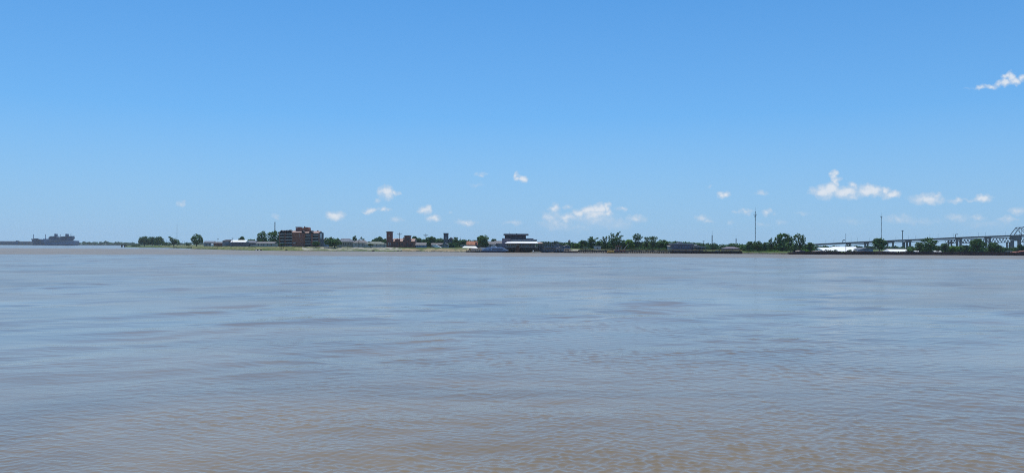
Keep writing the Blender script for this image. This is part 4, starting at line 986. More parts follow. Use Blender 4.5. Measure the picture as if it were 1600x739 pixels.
def landing():
    Y = 594
    root = thing('covered_walkway','two level blue grey steel walkway running right from the pavilion','walkway',(X(860,Y),Y+3,0))
    for (t, u, m) in ((378.2,378.9,'darkwall'),(386.2,386.9,'darkwall'),(392.0,392.7,'darkwall')):
        q = MB(); box_at(q, 849.2, 873.5, t, u, Y, 5); q.build('roof' if t < 380 else 'floor', M[m], root)
    for k in range(9):
        for yo in (.4, 4.6):
            q = MB(); a = 850+k*2.9; q.tube((X(a,Y),Y+yo,-1.2),(X(a,Y),Y+yo,Z(a,378.9,Y)),.17,.17,6); q.build('post', M['mast'], root)
    q = MB()
    for k in range(8):
        a, b = 850+k*2.9, 850+(k+1)*2.9
        if k % 2: q.tube((X(a,Y),Y+.4,Z(a,379,Y)),(X(b,Y),Y+.4,Z(a,386,Y)),.1,.1,5)
        else: q.tube((X(a,Y),Y+.4,Z(a,386,Y)),(X(b,Y),Y+.4,Z(a,379,Y)),.1,.1,5)
        q.tube((X(a,Y),Y+.4,Z(a,387,Y)),(X(b,Y),Y+.4,Z(a,391.9,Y)),.1,.1,5)
    q.build('bracing', M['mast'], root)
    q = MB(); q.box(X(850,Y),X(873,Y),Y+.35,Y+.45,Z(860,386.15,Y),Z(860,385.0,Y)); q.build('railing', M['greywall'], root)
    Y2 = 588
    root = thing('landing_barge','long dark floating landing stage under the walkway','barge',(X(862,Y2),Y2+5,0))
    q = MB(); box_at(q, 846, 882, 392.6, 395.6, Y2, 9); q.build('hull', M['navy'], root)
    for k in range(6):
        q = MB(); a = 848+k*6; q.tube((X(a,Y2),Y2-.02,Z(a,394.8,Y2)),(X(a,Y2),Y2-.02,Z(a,393,Y2)),.35,.35,8); q.build('tyre_fender', M['black'], root)
    house(848.5,868,388.0,389.0,Y2+1,'low blue grey shed with open bays on the landing stage',wall='roof_slate',roof='roof_grey',style='flat',depth=4,win=(852,856.5,861,865),win_py=(389.6,391.8),cat='shed',name='shed')
    root = thing('boat_shed','grey gabled boat shed at the right end of the landing stage','shed',(X(875,Y2),Y2+4,0.5))
    x0,x1 = X(868.6,Y2),X(881.4,Y2)
    q = MB(); q.prism_y([(x0,Z(875,392.58,Y2)),(x1,Z(875,392.58,Y2)),(x1,Z(875,388.9,Y2)),(X(875.5,Y2),Z(875,386.4,Y2)),(x0,Z(875,388.9,Y2))], Y2+.5, Y2+8); q.build('wall', M['greywall'], root)
    q = MB(); q.prism_y([(x0-.4,Z(875,389.1,Y2)),(X(875.5,Y2),Z(875,386.3,Y2)),(x1+.4,Z(875,389.1,Y2)),(x1+.4,Z(875,388.6,Y2)),(X(875.5,Y2),Z(875,385.7,Y2)),(x0-.4,Z(875,388.6,Y2))], Y2, Y2+8.4); q.build('roof', M['pier'], root)
    windows(root, [(870,872.6,390.0,392.4),(874.6,877,390,392.4)], Y2+.5, 'glass', 'door')
    windows(root, [(874.8,876.2,387.6,388.8)], Y2+.5)
    Y3 = 580
    root = thing('work_barge','flat dark work barge with a small black canopy','barge',(X(892,Y3),Y3+4,0))
    q = MB(); x0,x1 = X(880.5,Y3),X(903,Y3); q.prism_y([(x0,-.6),(x1-1.4,-.6),(x1,.2),(x1,Z(890,392.9,Y3)),(x0,Z(890,392.9,Y3))], Y3, Y3+8); q.build('hull', M['barge'], root)
    q = MB(); box_at(q, 883.2, 889, 389.5, 390.9, Y3, 4, 1); q.build('canopy', M['black'], root)
    q = MB()
    for a in (883.5,888.7):
        for yo in (1.2,4.8): q.tube((X(a,Y3),Y3+yo,Z(a,392.9,Y3)),(X(a,Y3),Y3+yo,Z(a,390.9,Y3)),.1,.1,5)
    q.build('canopy_post', M['mast'], root)
    house(866,880,380.6,383.4,640,'grey roofed house among the trees above the landing stage',wall='greywall',roof='roof_grey',style='front',win=(870,875),win_py=(384,386.4))
    house(882,891,382.4,384.6,650,'pale blue house with a small gable right of the landing stage',wall='bluewall',roof='pier',style='front',win=(884.5,888),win_py=(385.4,387.6))
    q = MB(); Y4 = 800; x = X(889.6,Y4); q.box(x-1.1,x+1.1,Y4,Y4+2.2,2,Z(889,376.2,Y4)); q.hip(x-1.3,x+1.3,Y4-.2,Y4+2.4,Z(889,376.2,Y4)+.003,Z(889,374.4,Y4),1.2); single(q,'belfry',M['mauve'],'little belfry poking above the trees right of the landing','tower')
landing()

# ------------------------------------------------------------------ trees along the middle right
RT = 'trees behind the timber wharf'
for a,b,t,yy,k,l in ((848,860,378.4,640,'dark','dark tree behind the left end of the steel walkway'),(858,872,378.0,645,'dark','dark tree behind the right end of the steel walkway'),
                     (893,903,379.8,640,'dark','dark tree right of the pale blue gabled house')):
    tree(a,b,t,yy,l,k,None,0.05)
tree(896.5,907.5,380.6,618,'short bright green tree left at the start of the timber wharf','fresh',RT,0.25)
tree(905,913,381.6,620,'short dark green tree next to the bright green one at the wharf start','oak',RT,0.25)
tree(903,920,375.4,670,'round dark tree behind the two short trees at the wharf start','dark',RT,0.1)
tree(915,936,370.0,622,'dark tree with one crooked limb leaning right, above the pale box','dark',RT,0.12,trunkpx=925,
     blobs=[(.35,.72,.22,1),(.46,.92,.10,1.5),(.36,.82,.12,1.2),(.5,.45,.3,1),(.3,.3,.28,1),(.62,.66,.12,1),(.72,.80,.07,.8),(.82,.86,.06,.8),(.93,.90,.06,.8),(.6,.25,.25,.9)])
tree(930,944,376.4,660,'low round tree behind the two pale boxes','oak',RT,0.1)
tree(937.5,953,368.8,625,'tree with two bare angled limbs left of the tall ragged tree','grey',RT,0.1,trunkpx=946,
     blobs=[(.08,.70,.10,.8),(.2,.62,.11,.9),(.32,.85,.13,.9),(.42,.74,.15,1),(.5,.5,.28,.9),(.62,.8,.13,1.5),(.64,.93,.06,1.9),(.3,.3,.28,.8),(.7,.32,.28,.8)])
tree(949,966,364.8,615,'tall ragged tree with several spires behind the workboat','oak',RT,0.1,trunkpx=958,
     blobs=[(.15,.75,.12,1.4),(.35,.90,.10,1.7),(.55,.88,.12,1.5),(.5,.66,.27,1.1),(.3,.5,.26,1.1),(.7,.5,.27,1.1),(.5,.3,.36,.8),(.85,.66,.15,1.3)])
tree(957.5,974,361.6,622,'tallest tree with one long bare limb pointing up right, behind the workboat','dark',RT,0.1,trunkpx=964,
     blobs=[(.34,.70,.14,1.6),(.42,.80,.11,1.6),(.52,.88,.09,1.4),(.62,.94,.08,1.0),(.68,.97,.06,.9),(.72,.70,.12,.9),(.86,.74,.11,.7),(.96,.76,.07,.7),(.7,.58,.2,1),(.4,.48,.3,1),(.6,.28,.4,.7)])
tree(969,981,375.2,660,'dark round tree right of the tallest tree','dark',RT,0.08)
tree(976,992,374.4,618,'broad tree with bright yellow green patches right of the workboat','fresh',RT,0.12)
tree(987,1004,364.8,620,'tall tree with a lobed open crown, apart from its neighbours','dark',RT,0.12,trunkpx=995.5,
     blobs=[(.16,.78,.12,1),(.28,.88,.11,1.1),(.46,.93,.11,1.1),(.62,.94,.10,1),(.78,.87,.11,1),(.92,.76,.10,.9),(.5,.78,.26,.8),(.7,.68,.18,.8),(.3,.66,.18,.8),(.5,.5,.22,1.2),(.42,.3,.36,.7),(.85,.42,.2,.7),(.15,.36,.2,.8)])
tree(1004,1018,369.2,625,'tall grey green tree right of the lobed tree','grey',RT,0.08,blobs=[(.25,.88,.15,1),(.5,.8,.2,1),(.8,.84,.18,1.1),(.5,.55,.36,.9),(.25,.4,.3,.9),(.8,.45,.3,.9)])
tree(1013,1028,369.0,620,'tall grey green tree with a flat top, second right of the lobed tree','grey',RT,0.08,blobs=[(.3,.9,.17,.9),(.6,.9,.16,.9),(.85,.86,.16,1),(.5,.65,.34,.9),(.3,.4,.34,.8),(.75,.4,.34,.8)])
tree(1026,1044,374.6,625,'broad oak left of the brown roofed warehouse','oak',RT,0.08)
tree(1037,1051,377.0,610,'low oak touching the left end of the brown roofed warehouse','oak',RT,0.06)
for a,b,l in ((907,924,'short dark hedge under the trees at the start of the wharf'),(984,1006,'low dark shrubs under the lobed tree'),(1008,1040,'low shrubs behind the wharf left of the warehouse')):
    bush(a,b,386.6,605,l,'dark')

# pale sheds and the pale box by the wharf
for a,b,t,l in ((911.5,919,386.2,'pale green box shed left of the leaning dark tree'),(928.5,939,384.2,'larger pale grey box shed right of the leaning dark tree')):
    house(a,b,t,t+.5,612,l,wall='plaster',roof='pier',style='flat',depth=5,win=((a+b)/2,),win_py=(387,390),cat='shed',name='shed',over=.15)

# ------------------------------------------------------------------ timber wharf
def wharf():
    root = thing('timber_wharf','long dark timber wharf with an ochre rail from the barge to the warehouse','wharf',(X(980,588),588,0))
    def ln(a): return ysh(a) - 7
    q = MB(); r = MB(); r2 = MB(); fnd = MB()
    xs = list(np.linspace(904, 1160, 33))
    for a, b in zip(xs[:-1], xs[1:]):
        Y0, Y1 = ln(a), ln(b)
        za, zb = Z(a, 391.6 + (a-904)*.0042, Y0), Z(b, 391.6 + (b-904)*.0042, Y1)
        xa, xb = X(a,Y0), X(b,Y1)
        q.quadset([(xa,Y0,za-.7),(xb,Y1,zb-.7),(xb,Y1+7,zb-.7),(xa,Y0+7,za-.7),(xa,Y0,za),(xb,Y1,zb),(xb,Y1+7,zb),(xa,Y0+7,za)],[(0,3,2,1),(4,5,6,7),(0,1,5,4),(2,3,7,6)])
        for k, h in ((0,.95),(1,.5)): (r if k == 0 else r2).tube((xa,Y0+.3,za+h),(xb,Y1+.3,zb+h),.14,.14,5)
        if a > 1046:
            fnd.quadset([(xa,Y0+.02,-.8),(xb,Y1+.02,-.8),(xb,Y1+.4,-.8),(xa,Y0+.4,-.8),(xa,Y0+.02,za-.702),(xb,Y1+.02,zb-.702),(xb,Y1+.4,zb-.702),(xa,Y0+.4,za-.702)],[(0,1,5,4),(1,2,6,5),(2,3,7,6),(3,0,4,7)])
    q.build('deck', M['timber'], root); r.build('handrail', M['ochre'], root); r2.build('handrail', M['timber_pale'], root)
    fnd.build('bulkhead', M['barge'], root, 'solid dark bulkhead at the warehouse end')
    for i, a in enumerate(np.linspace(904.6, 1159, 74)):
        Y0 = ln(a); top = 391.6 + (a-904)*.0042
        o = MB(); x = X(a, Y0); z1 = Z(a, top, Y0)
        tall = (i % 3 == 0)
        o.tube((x, Y0-.28, -1.3), (x, Y0-.28, z1 + (.95 if tall else -.1)), .26, .24, 7)
        o.build('pile', M['timber'], root)
    q = MB(); Y0 = 601; q.box(X(905,Y0), X(1046,Y0), Y0, Y0+.4, -.5, Z(970,391.3,Y0)); single(q,'retaining_wall',M['concrete'],'pale concrete retaining wall seen between the wharf piles','wall')
wharf()

def workboat():
    Y = 573; root = thing('workboat','rusty red workboat with a yellow foredeck and a boom moored at the timber wharf','workboat',(X(965,Y),Y+3,0))
    x0, x1 = X(946.5,Y), X(982.5,Y); zd = Z(965,393.4,Y); zb = Z(950,392.3,Y)
    q = MB(); q.quadset([(x0+2.2,Y+1,-.5),(x1-.6,Y+.6,-.5),(x1-.6,Y+5.4,-.5),(x0+2.2,Y+5,-.5),(x0,Y+3,zb),(x0+3,Y,zb-.1),(x0+8,Y,zd),(x1,Y+.2,zd),(x1,Y+5.8,zd),(x0+8,Y+6,zd),(x0+3,Y+6,zb-.1)],
      [(0,3,2,1),(4,5,6,7,8,9,10),(0,1,7,6,5),(1,2,8,7),(2,3,10,9,8),(0,5,4),(3,4,10),(0,4,3)]); q.build('hull', M['barge'], root)
    q = MB(); q.prism_y([(X(949.2,Y),Z(952,393.9,Y)),(X(959.8,Y),Z(952,393.9,Y)),(X(959.8,Y),Z(952,391.9,Y)),(X(950.4,Y),Z(952,392.4,Y))], Y-.12, Y+5.6); q.build('foredeck', M['yellow'], root)
    q = MB(); box_at(q, 960.2, 982, 393.2, 393.9, Y, 6, -.1); q.build('bulwark', M['cargo'], root)
    q = MB(); box_at(q, 962.6, 968.6, 389.6, 393.2, Y, 3.6, 1.2); cb = q.build('cabin', M['tugred'], root)
    q = MB(); box_at(q, 969.0, 977.5, 390.6, 393.2, Y, 3, 1.4); q.build('deck_house', M['tugred'], root)
    windows(cb, [(963.4,964.8,390.3,391.4),(965.6,967.4,390.3,391.4)], Y+1.2, 'plaster')
    q = MB(); box_at(q, 962.8, 972, 384.4, 385.4, Y, 3.2, 1.4); q.build('canopy', M['tugred'], root)
    q = MB()
    for a in (963.4,967.5,971.4):
        for yo in (1.6,4.4): q.tube((X(a,Y),Y+yo,Z(a,390.5,Y)),(X(a,Y),Y+yo,Z(a,385.4,Y)),.11,.11,5)
    q.tube((X(966,Y),Y+3,Z(966,384.4,Y)),(X(966,Y),Y+3,Z(966,381.6,Y)),.12,.07,5); q.tube((X(969.4,Y),Y+3,Z(966,384.4,Y)),(X(969.4,Y),Y+3,Z(966,381.2,Y)),.12,.07,5)
    q.build('canopy_frame', M['plaster'], root)
    q = MB(); q.tube((X(974.6,Y),Y+3,Z(974,391,Y)),(X(982.8,Y),Y+3,Z(982,380.8,Y)),.17,.12,6); q.tube((X(974.6,Y),Y+3,Z(974,393,Y)),(X(974.6,Y),Y+3,Z(974,389.6,Y)),.3,.3,7); q.build('boom', M['plaster'], root)
    q = MB()
    for k in range(4): a = 961+k*5; q.tube((X(a,Y),Y-.25,Z(a,394.4,Y)),(X(a,Y),Y-.25,Z(a,393.4,Y)),.35,.35,8)
    q.build('tyre_fender', M['black'], root)
workboat()

# ------------------------------------------------------------------ warehouse and the open stretch
def warehouse():
    Y = 596
    root = thing('warehouse','brown grey warehouse with a thin white roof edge behind the wharf','warehouse',(X(1066,Y),Y+9,gz(1066,Y)))
    zb = gz(1066,Y)-1
    q = MB(); q.box(X(1050.4,Y), X(1081.6,Y), Y, Y+18, zb, Z(1066,381.1,Y)); q.build('wall', M['mauve'], root)
    q = MB(); q.box(X(1049.4,Y), X(1083,Y), Y-1, Y+18.6, Z(1066,381.08,Y), Z(1066,380.1,Y)); q.build('roof', M['white'], root)  # edge painted white to imitate a sunlit roof slope
    q = MB(); n=9; cx,rw = X(1066,Y),X(1070,Y)-X(1066,Y)
    q.prism_y([(cx+math.cos(math.pi*i/n)*rw, Z(1066,380.4,Y)+math.sin(math.pi*i/n)*1.15) for i in range(n+1)], Y+6, Y+12); q.build('roof_vault', M['darkwall'], root)
    windows(root, [(1053+k*4.4,1055.2+k*4.4,384.6,386) for k in range(6)], Y, 'bluewall')
    windows(root, [(1056,1060,388,391.5),(1070,1074,388,391.5)], Y, 'darkwall', 'door')
    root = thing('warehouse_annex','lower open sided annex with a pale canopy right of the warehouse','shed',(X(1092,Y),Y+7,gz(1092,Y)))
    q = MB(); q.prism_y([(X(1081.7,Y),zb),(X(1100,Y),zb),(X(1100,Y),Z(1090,386.4,Y)),(X(1093,Y),Z(1090,384,Y)),(X(1089.4,Y),Z(1090,382.2,Y)),(X(1081.7,Y),Z(1090,381.2,Y))], Y+2, Y+16); q.build('wall', M['roof_slate'], root)
    q = MB(); q.prism_y([(X(1081.8,Y),Z(1090,386.0,Y)),(X(1102.4,Y),Z(1090,386.2,Y)),(X(1102.4,Y),Z(1090,385.5,Y)),(X(1094,Y),Z(1090,385.0,Y)),(X(1081.8,Y),Z(1090,385.4,Y))], Y-2, Y+1.9); q.build('canopy', M['plaster'], root)
    q = MB(); q.prism_x([(Y+1.2,Z(1087,383.6,Y)),(Y+1.2,Z(1087,383.4,Y)),(Y+4,Z(1087,382.1,Y)),(Y+4,Z(1087,382.4,Y))], X(1085.2,Y), X(1089.8,Y)); q.build('skylight', M['white'], root)
    windows(root, [(1084.4,1088.6,383.8,385.0)], Y+2, 'glass')
    for a in (1082.6,1088.4,1095,1101.4):
        q = MB(); q.tube((X(a,Y),Y-1.6,zb),(X(a,Y),Y-1.6,Z(a,386.0,Y)),.16,.16,6); q.build('post', M['pier'], root)
    q = MB(); A = at(1082.6,392.4,Y-3); B = at(1086.4,388.6,Y-3); q.tube(A,B,.3,.24,6); q.tube(A+Vector((1.5,0,0)),B+Vector((.4,0,0)),.2,.2,6); single(q,'loading_conveyor',M['timber_pale'],'short pale inclined conveyor in front of the annex','conveyor')
    house(1044.5,1050,383.4,384.8,600,'small pale hut tucked between the trees and the warehouse',wall='plaster',roof='pier',style='shed',depth=5,cat='hut',name='hut',win=(1047,),win_py=(385.6,387))
    house(1133,1156,385.8,388.4,640,'low mauve brown building with a broad hipped roof behind the bulkhead',wall='mauve',roof='mauve',style='hip',depth=12,win=(1138,1144,1150),win_py=(388.8,390))
    q = MB(); Y=600; box_at(q,1118,1124.4,391.2,392.8,Y,3); single(q,'storage_trailer',M['plaster'],'pale trailer parked on the grass right of the annex','trailer')
    for (px,t,l,s) in ((1139,390.6,'pale tan stack of timber on the bulkhead deck',6),(1150,391,'smaller brown stack of timber on the bulkhead deck',4)):
        q = MB(); Y=580
        for k in range(3): box_at(q, px-s+k*.8, px+s-k*.8, t+1.3-.45*(k+1), t+1.3-.45*k-.03, Y, 2.4, k*.1)
        single(q,'timber_stack',M['timber_pale'],l,'timber stack')
warehouse()
lattice_mast(1112.8,360.6,1050,1.3,'thin radio mast above the wood right of the warehouse',tip=6)
lattice_mast(1150.2,368.4,1100,1.2,'short thin radio mast left of the tall one',tip=4)
lattice_mast(1180.2,323.4,760,1.0,'tallest radio mast with a cross platform near its top',arms=((336.4,1.5),(339.2,.6)),tip=4.5)
lattice_mast(1377.2,332.4,900,.9,'tall radio mast rising behind the round tree by the bridge',arms=((339.4,.9),),tip=4)
lattice_mast(719.6,369.5,1100,.9,'faint thin mast right of the church',tip=3)
lattice_mast(276.3,348.5,2100,.35,'very faint mast beyond the leaning tree',tip=5,base=383)
pole(1099.6,376.2,800,'dark T shaped pole over the wood right of the warehouse',arms=((377.0,1.1),),r=.3)
pole(1321.6,364.8,640,'slim pale pole in front of the white warehouse roofs',r=.2,m='mast',name='light_pole',cat='light pole')

# ------------------------------------------------------------------ trees on the right
RB = 'trees along the right bank'
tree(1164,1177,377.4,600,'bushy oak at the right end of the bulkhead','oak',RB,0.06)
tree(1174,1192,376.8,605,'wider bushy oak next to the bulkhead end','oak',RB,0.06)
tree(1190,1202,378.6,640,'low dark tree between the bushy oaks and the tallest one','dark',RB,0.06)
tree(1197.5,1212,371.6,610,'pointed mid height tree left of the largest right bank tree','oak',RB,0.06,blobs=[(.2,.55,.25,.9),(.45,.75,.2,1.1),(.5,.9,.11,1.2),(.6,.55,.3,.9),(.85,.62,.18,1.1),(.5,.3,.42,.7)])
tree(1208.5,1239,363.6,602,'largest tree of the right bank, dense and domed','oak',RB,0.05,n=12,
     blobs=[(.1,.66,.09,.9),(.3,.8,.16,.8),(.5,.87,.18,.7),(.68,.85,.15,.7),(.82,.7,.16,.9),(.5,.6,.3,.8),(.25,.5,.2,.9),(.78,.46,.22,.9),(.93,.62,.1,1),(.5,.3,.36,.6),(.2,.26,.22,.7),(.85,.25,.2,.7)])
tree(1238,1260,365.2,605,'open loose tree just right of the largest one','grey',RB,0.06,
     blobs=[(.12,.82,.12,.8),(.3,.86,.13,.9),(.5,.92,.14,.8),(.7,.84,.15,.9),(.86,.68,.13,1),(.2,.64,.14,1),(.5,.68,.2,1),(.75,.58,.18,1),(.4,.42,.26,.8),(.7,.32,.3,.7),(.25,.25,.25,.7)])
tree(1259,1272.5,378.8,600,'rounded low oak before the left end of the bridge','oak',RB,0.06)
bush(1166,1182,390.2,582,'pale green shrubs on the shore below the bushy oaks','grey'); bush(1184,1197,391,580,'low shrubs right of the pale ones on the shore','oak')
bush(1197,1216,390.6,580,'yellowish reeds and brush on the shore left of the largest tree','fresh'); bush(1224,1240,391.4,580,'brush on the shore right below the largest tree','grey')
bush(1254,1264,389.4,575,'green brush above the left end of the barges','fresh')
tree(1362.5,1385.5,371.8,612,'big round oak standing before the bridge deck','oak',RB,0.12,n=12)
tree(1429,1444,378.4,620,'loose low tree left of the wide pair','grey',RB,0.06)
tree(1439.5,1464,371.6,612,'wide irregular oak reaching up to the bridge deck','oak',RB,0.06,blobs=[(.15,.8,.14,.8),(.4,.88,.16,.7),(.62,.9,.15,.7),(.82,.72,.16,.9),(.5,.6,.3,.8),(.2,.5,.2,.9),(.85,.4,.2,.8),(.5,.28,.36,.7),(.95,.3,.12,.8)])
tree(1461,1470,384,625,'small dark tree right of the wide irregular oak','dark',RB,0.06)
tree(1468.5,1484,380.2,615,'loose pale tree under the second bridge pier','grey',RB,0.06)
tree(1482,1499,384.6,610,'low green tree under the sign gantry on the bridge','fresh',RB,0.06)
tree(1498,1516,383.6,630,'low dark tree between two bridge piers','dark',RB,0.06)
tree(1514,1539,373.6,610,'broad oak hiding the middle of the bridge truss','oak',RB,0.06,n=12)
tree(1543,1562,379.2,610,'round oak left of the main bridge pier','oak',RB,0.06,n=11)
tree(1557,1568,383.2,625,'loose grey tree right of the round oak by the main pier','grey',RB,0.08)
tree(1568,1582,387.4,612,'low dark tree at the foot of the main bridge pier','dark',RB,0.06)
tree(1586,1600,382.4,614,'dark tree under the arch of the main pier','dark',RB,0.06)
tree(1598,1618,383.5,612,'dark tree at the far right edge under the bridge','dark',RB,0.06)
for a,b,t,l in ((1289,1294,389.4,'leftmost dark ball shrub before the white warehouse roofs'),(1294.5,1299,390,'second dark ball shrub before the white warehouse roofs'),(1300,1303,390.8,'smallest ball shrub before the white warehouse roofs'),(1303.6,1308,389.8,'shrub at the middle of the left white roof'),(1323.6,1331,390,'wide dark shrub before the right white roof'),(1333,1338.6,390,'rightmost dark shrub before the right white roof')):
    bush(a,b,t,640,l,'dark','shrubs before the white roofs')

# ------------------------------------------------------------------ white roofed sheds on the right
def white_sheds():
    def shed(a,b,t,u,Y,d,label,skew=0,wall='greywall'):
        zl = gz((a+b)/2,Y); z0,z1 = Z((a+b)/2,u,Y), Z((a+b)/2,t,Y)
        root = thing('white_roof_shed', label, 'shed', (X((a+b)/2,Y),Y+d/2,zl))
        x0,x1 = X(a,Y),X(b,Y)
        q = MB(); q.box(x0+.4,x1-.4,Y+.8,Y+d-.8,zl-1,z0-.02); q.build('wall', M[wall], root)
        q = MB(); s_ = skew*mpp(Y)
        q.quadset([(x0,Y,z0),(x1-s_,Y,z0),(x1,Y+d/2,z1),(x0+abs(s_)*.3,Y+d/2,z1),(x1-s_,Y+d,z0),(x0,Y+d,z0)],[(0,1,2,3),(3,2,4,5),(0,3,5),(1,4,2),(0,5,4,1)])
        q.build('roof', M['whiteroof'], root)
        return root
    shed(1288,1317,387.0,392.4,690,30,'left lower of the two big white shed roofs')
    r_ = shed(1311,1352.5,385.6,392.6,705,40,'right larger of the two big white shed roofs',skew=9)
    house(1344.6,1364,387.2,389.6,700,'blue grey gabled building at the right of the big white roofs',wall='bluewall',roof='roof_slate',style='front',depth=18,win=(1350,1356),win_py=(390,391.4))
    shed(1391,1426,389.4,393.2,680,16,'long low white shed roof right of the big round oak',skew=4)
    house(1424,1431.6,390.4,392.0,660,'small mauve shed at the end of the long low white roof',wall='mauve',roof='roof_grey',style='front',depth=6,win=(1427,),win_py=(392.4,393.2))
    shed(1431,1437.5,391.8,393.6,640,6,'tiny white roof just right of the long low one')
    shed(1461.5,1473.6,392.2,394.2,640,8,'small white shed roof under the loose pale tree')
    q = MB(); Y=620; x=X(1456.6,Y); q.tube((x,Y,gz(1456,Y)),(x,Y,Z(1456,391.2,Y)),.7,.7,9); q.tube((x,Y,Z(1456,391.2,Y)),(x,Y,Z(1456,390.6,Y)),.7,.1,9); single(q,'storage_tank',M['plaster'],'small pale upright tank under the wide irregular oak','tank')
    q = MB(); Y=565; q.box(X(1496,Y),X(1560,Y),Y,Y+.5,gz(1520,Y)-.8,Z(1520,394.3,Y)); single(q,'floodwall',M['concrete'],'pale strip of floodwall behind the barges below the bridge','wall')
    q = MB(); Y=600; box_at(q,1576,1583,392.2,394.6,Y,4); single(q,'site_container',M['greywall'],'grey container at the foot of the main bridge pier','container')
white_sheds()

# ------------------------------------------------------------------ moored barges
def barges():
    spans = [(1239,1322,'dark hopper barge at the left end of the moored row, pale heaps aboard'),(1323.5,1409,'dark hopper barge below the big white shed roofs'),(1410.5,1497,'dark hopper barge below the wide irregular oak'),(1498.5,1586,'dark hopper barge below the bridge truss'),(1587.5,1676,'dark barge with a red brown cover at the far right')]
    for i,(a,b,l) in enumerate(spans):
        Ym = (ysh(a)+ysh(b))/2 - 14; Y = Ym
        x0,x1 = X(a,Y),X(b,Y); pm=(a+b)/2; zt = Z(pm, 394.3+.002*(a-1239), Y)
        root = thing('hopper_barge', l, 'barge', ((x0+x1)/2,Y+5,0), 'dark barges moored along the right bank')
        q = MB(); q.prism_y([(x0,zt),(x0,.5),(x0+3.2,-.8),(x1-3.2,-.8),(x1,.5),(x1,zt)][::-1], Y, Y+10.6); q.build('hull', M['barge'], root)
        q = MB()
        zc = zt + .55
        for (p,q0,r0,s0) in ((x0+3,x1-3,Y+.9,Y+1.1),(x0+3,x1-3,Y+9.5,Y+9.7)): q.box(p,q0,r0,s0,zt+.003,zc)
        q.box(x0+3,x0+3.2,Y+1.102,Y+9.498,zt+.003,zc); q.box(x1-3.2,x1-3,Y+1.102,Y+9.498,zt+.003,zc); q.build('coaming', M['barge'], root)
        rg = random.Random(i+2); L = x1-x0
        for k in range(5):
            q = MB(); xx = x0+L*(k+.5)/5; q.box(xx-.12,xx+.12,Y-.09,Y,.05,zt-.15); q.build('rub_rail', M['black'], root)
        if i in (0,1,4):
            heaps = {0:((.19,7),(.55,9)),1:((.35,12),(.7,8)),4:((.3,20),)}[i]
            for (f,wd) in heaps:
                q = MB(); cx = x0+L*f; n=14; hh = {0:1.1,1:.7,4:1.2}[i]
                top=[(cx-wd/2+wd*j/n, zt+.1+hh*math.sin(math.pi*j/n)**.8*(1+.25*rg.uniform(-1,1))) for j in range(n+1)]
                q.prism_y([(top[0][0],zt-.2)]+top+[(top[-1][0],zt-.2)], Y+1.6, Y+9)
                q.build('cargo' if i<4 else 'cover', M['cargo'] if i==0 else (M['barge'] if i==1 else M['barge_rust']), root)
        q = MB()
        for xx in (x0+1.4,x1-1.4):
            for yo in (1.2,9): q.tube((xx,Y+yo,zt),(xx,Y+yo,zt+.7),.2,.2,7); q.box(xx-.45,xx+.45,Y+yo-.12,Y+yo+.12,zt+.5,zt+.62)
        q.build('bollard', M['black'], root)
barges()

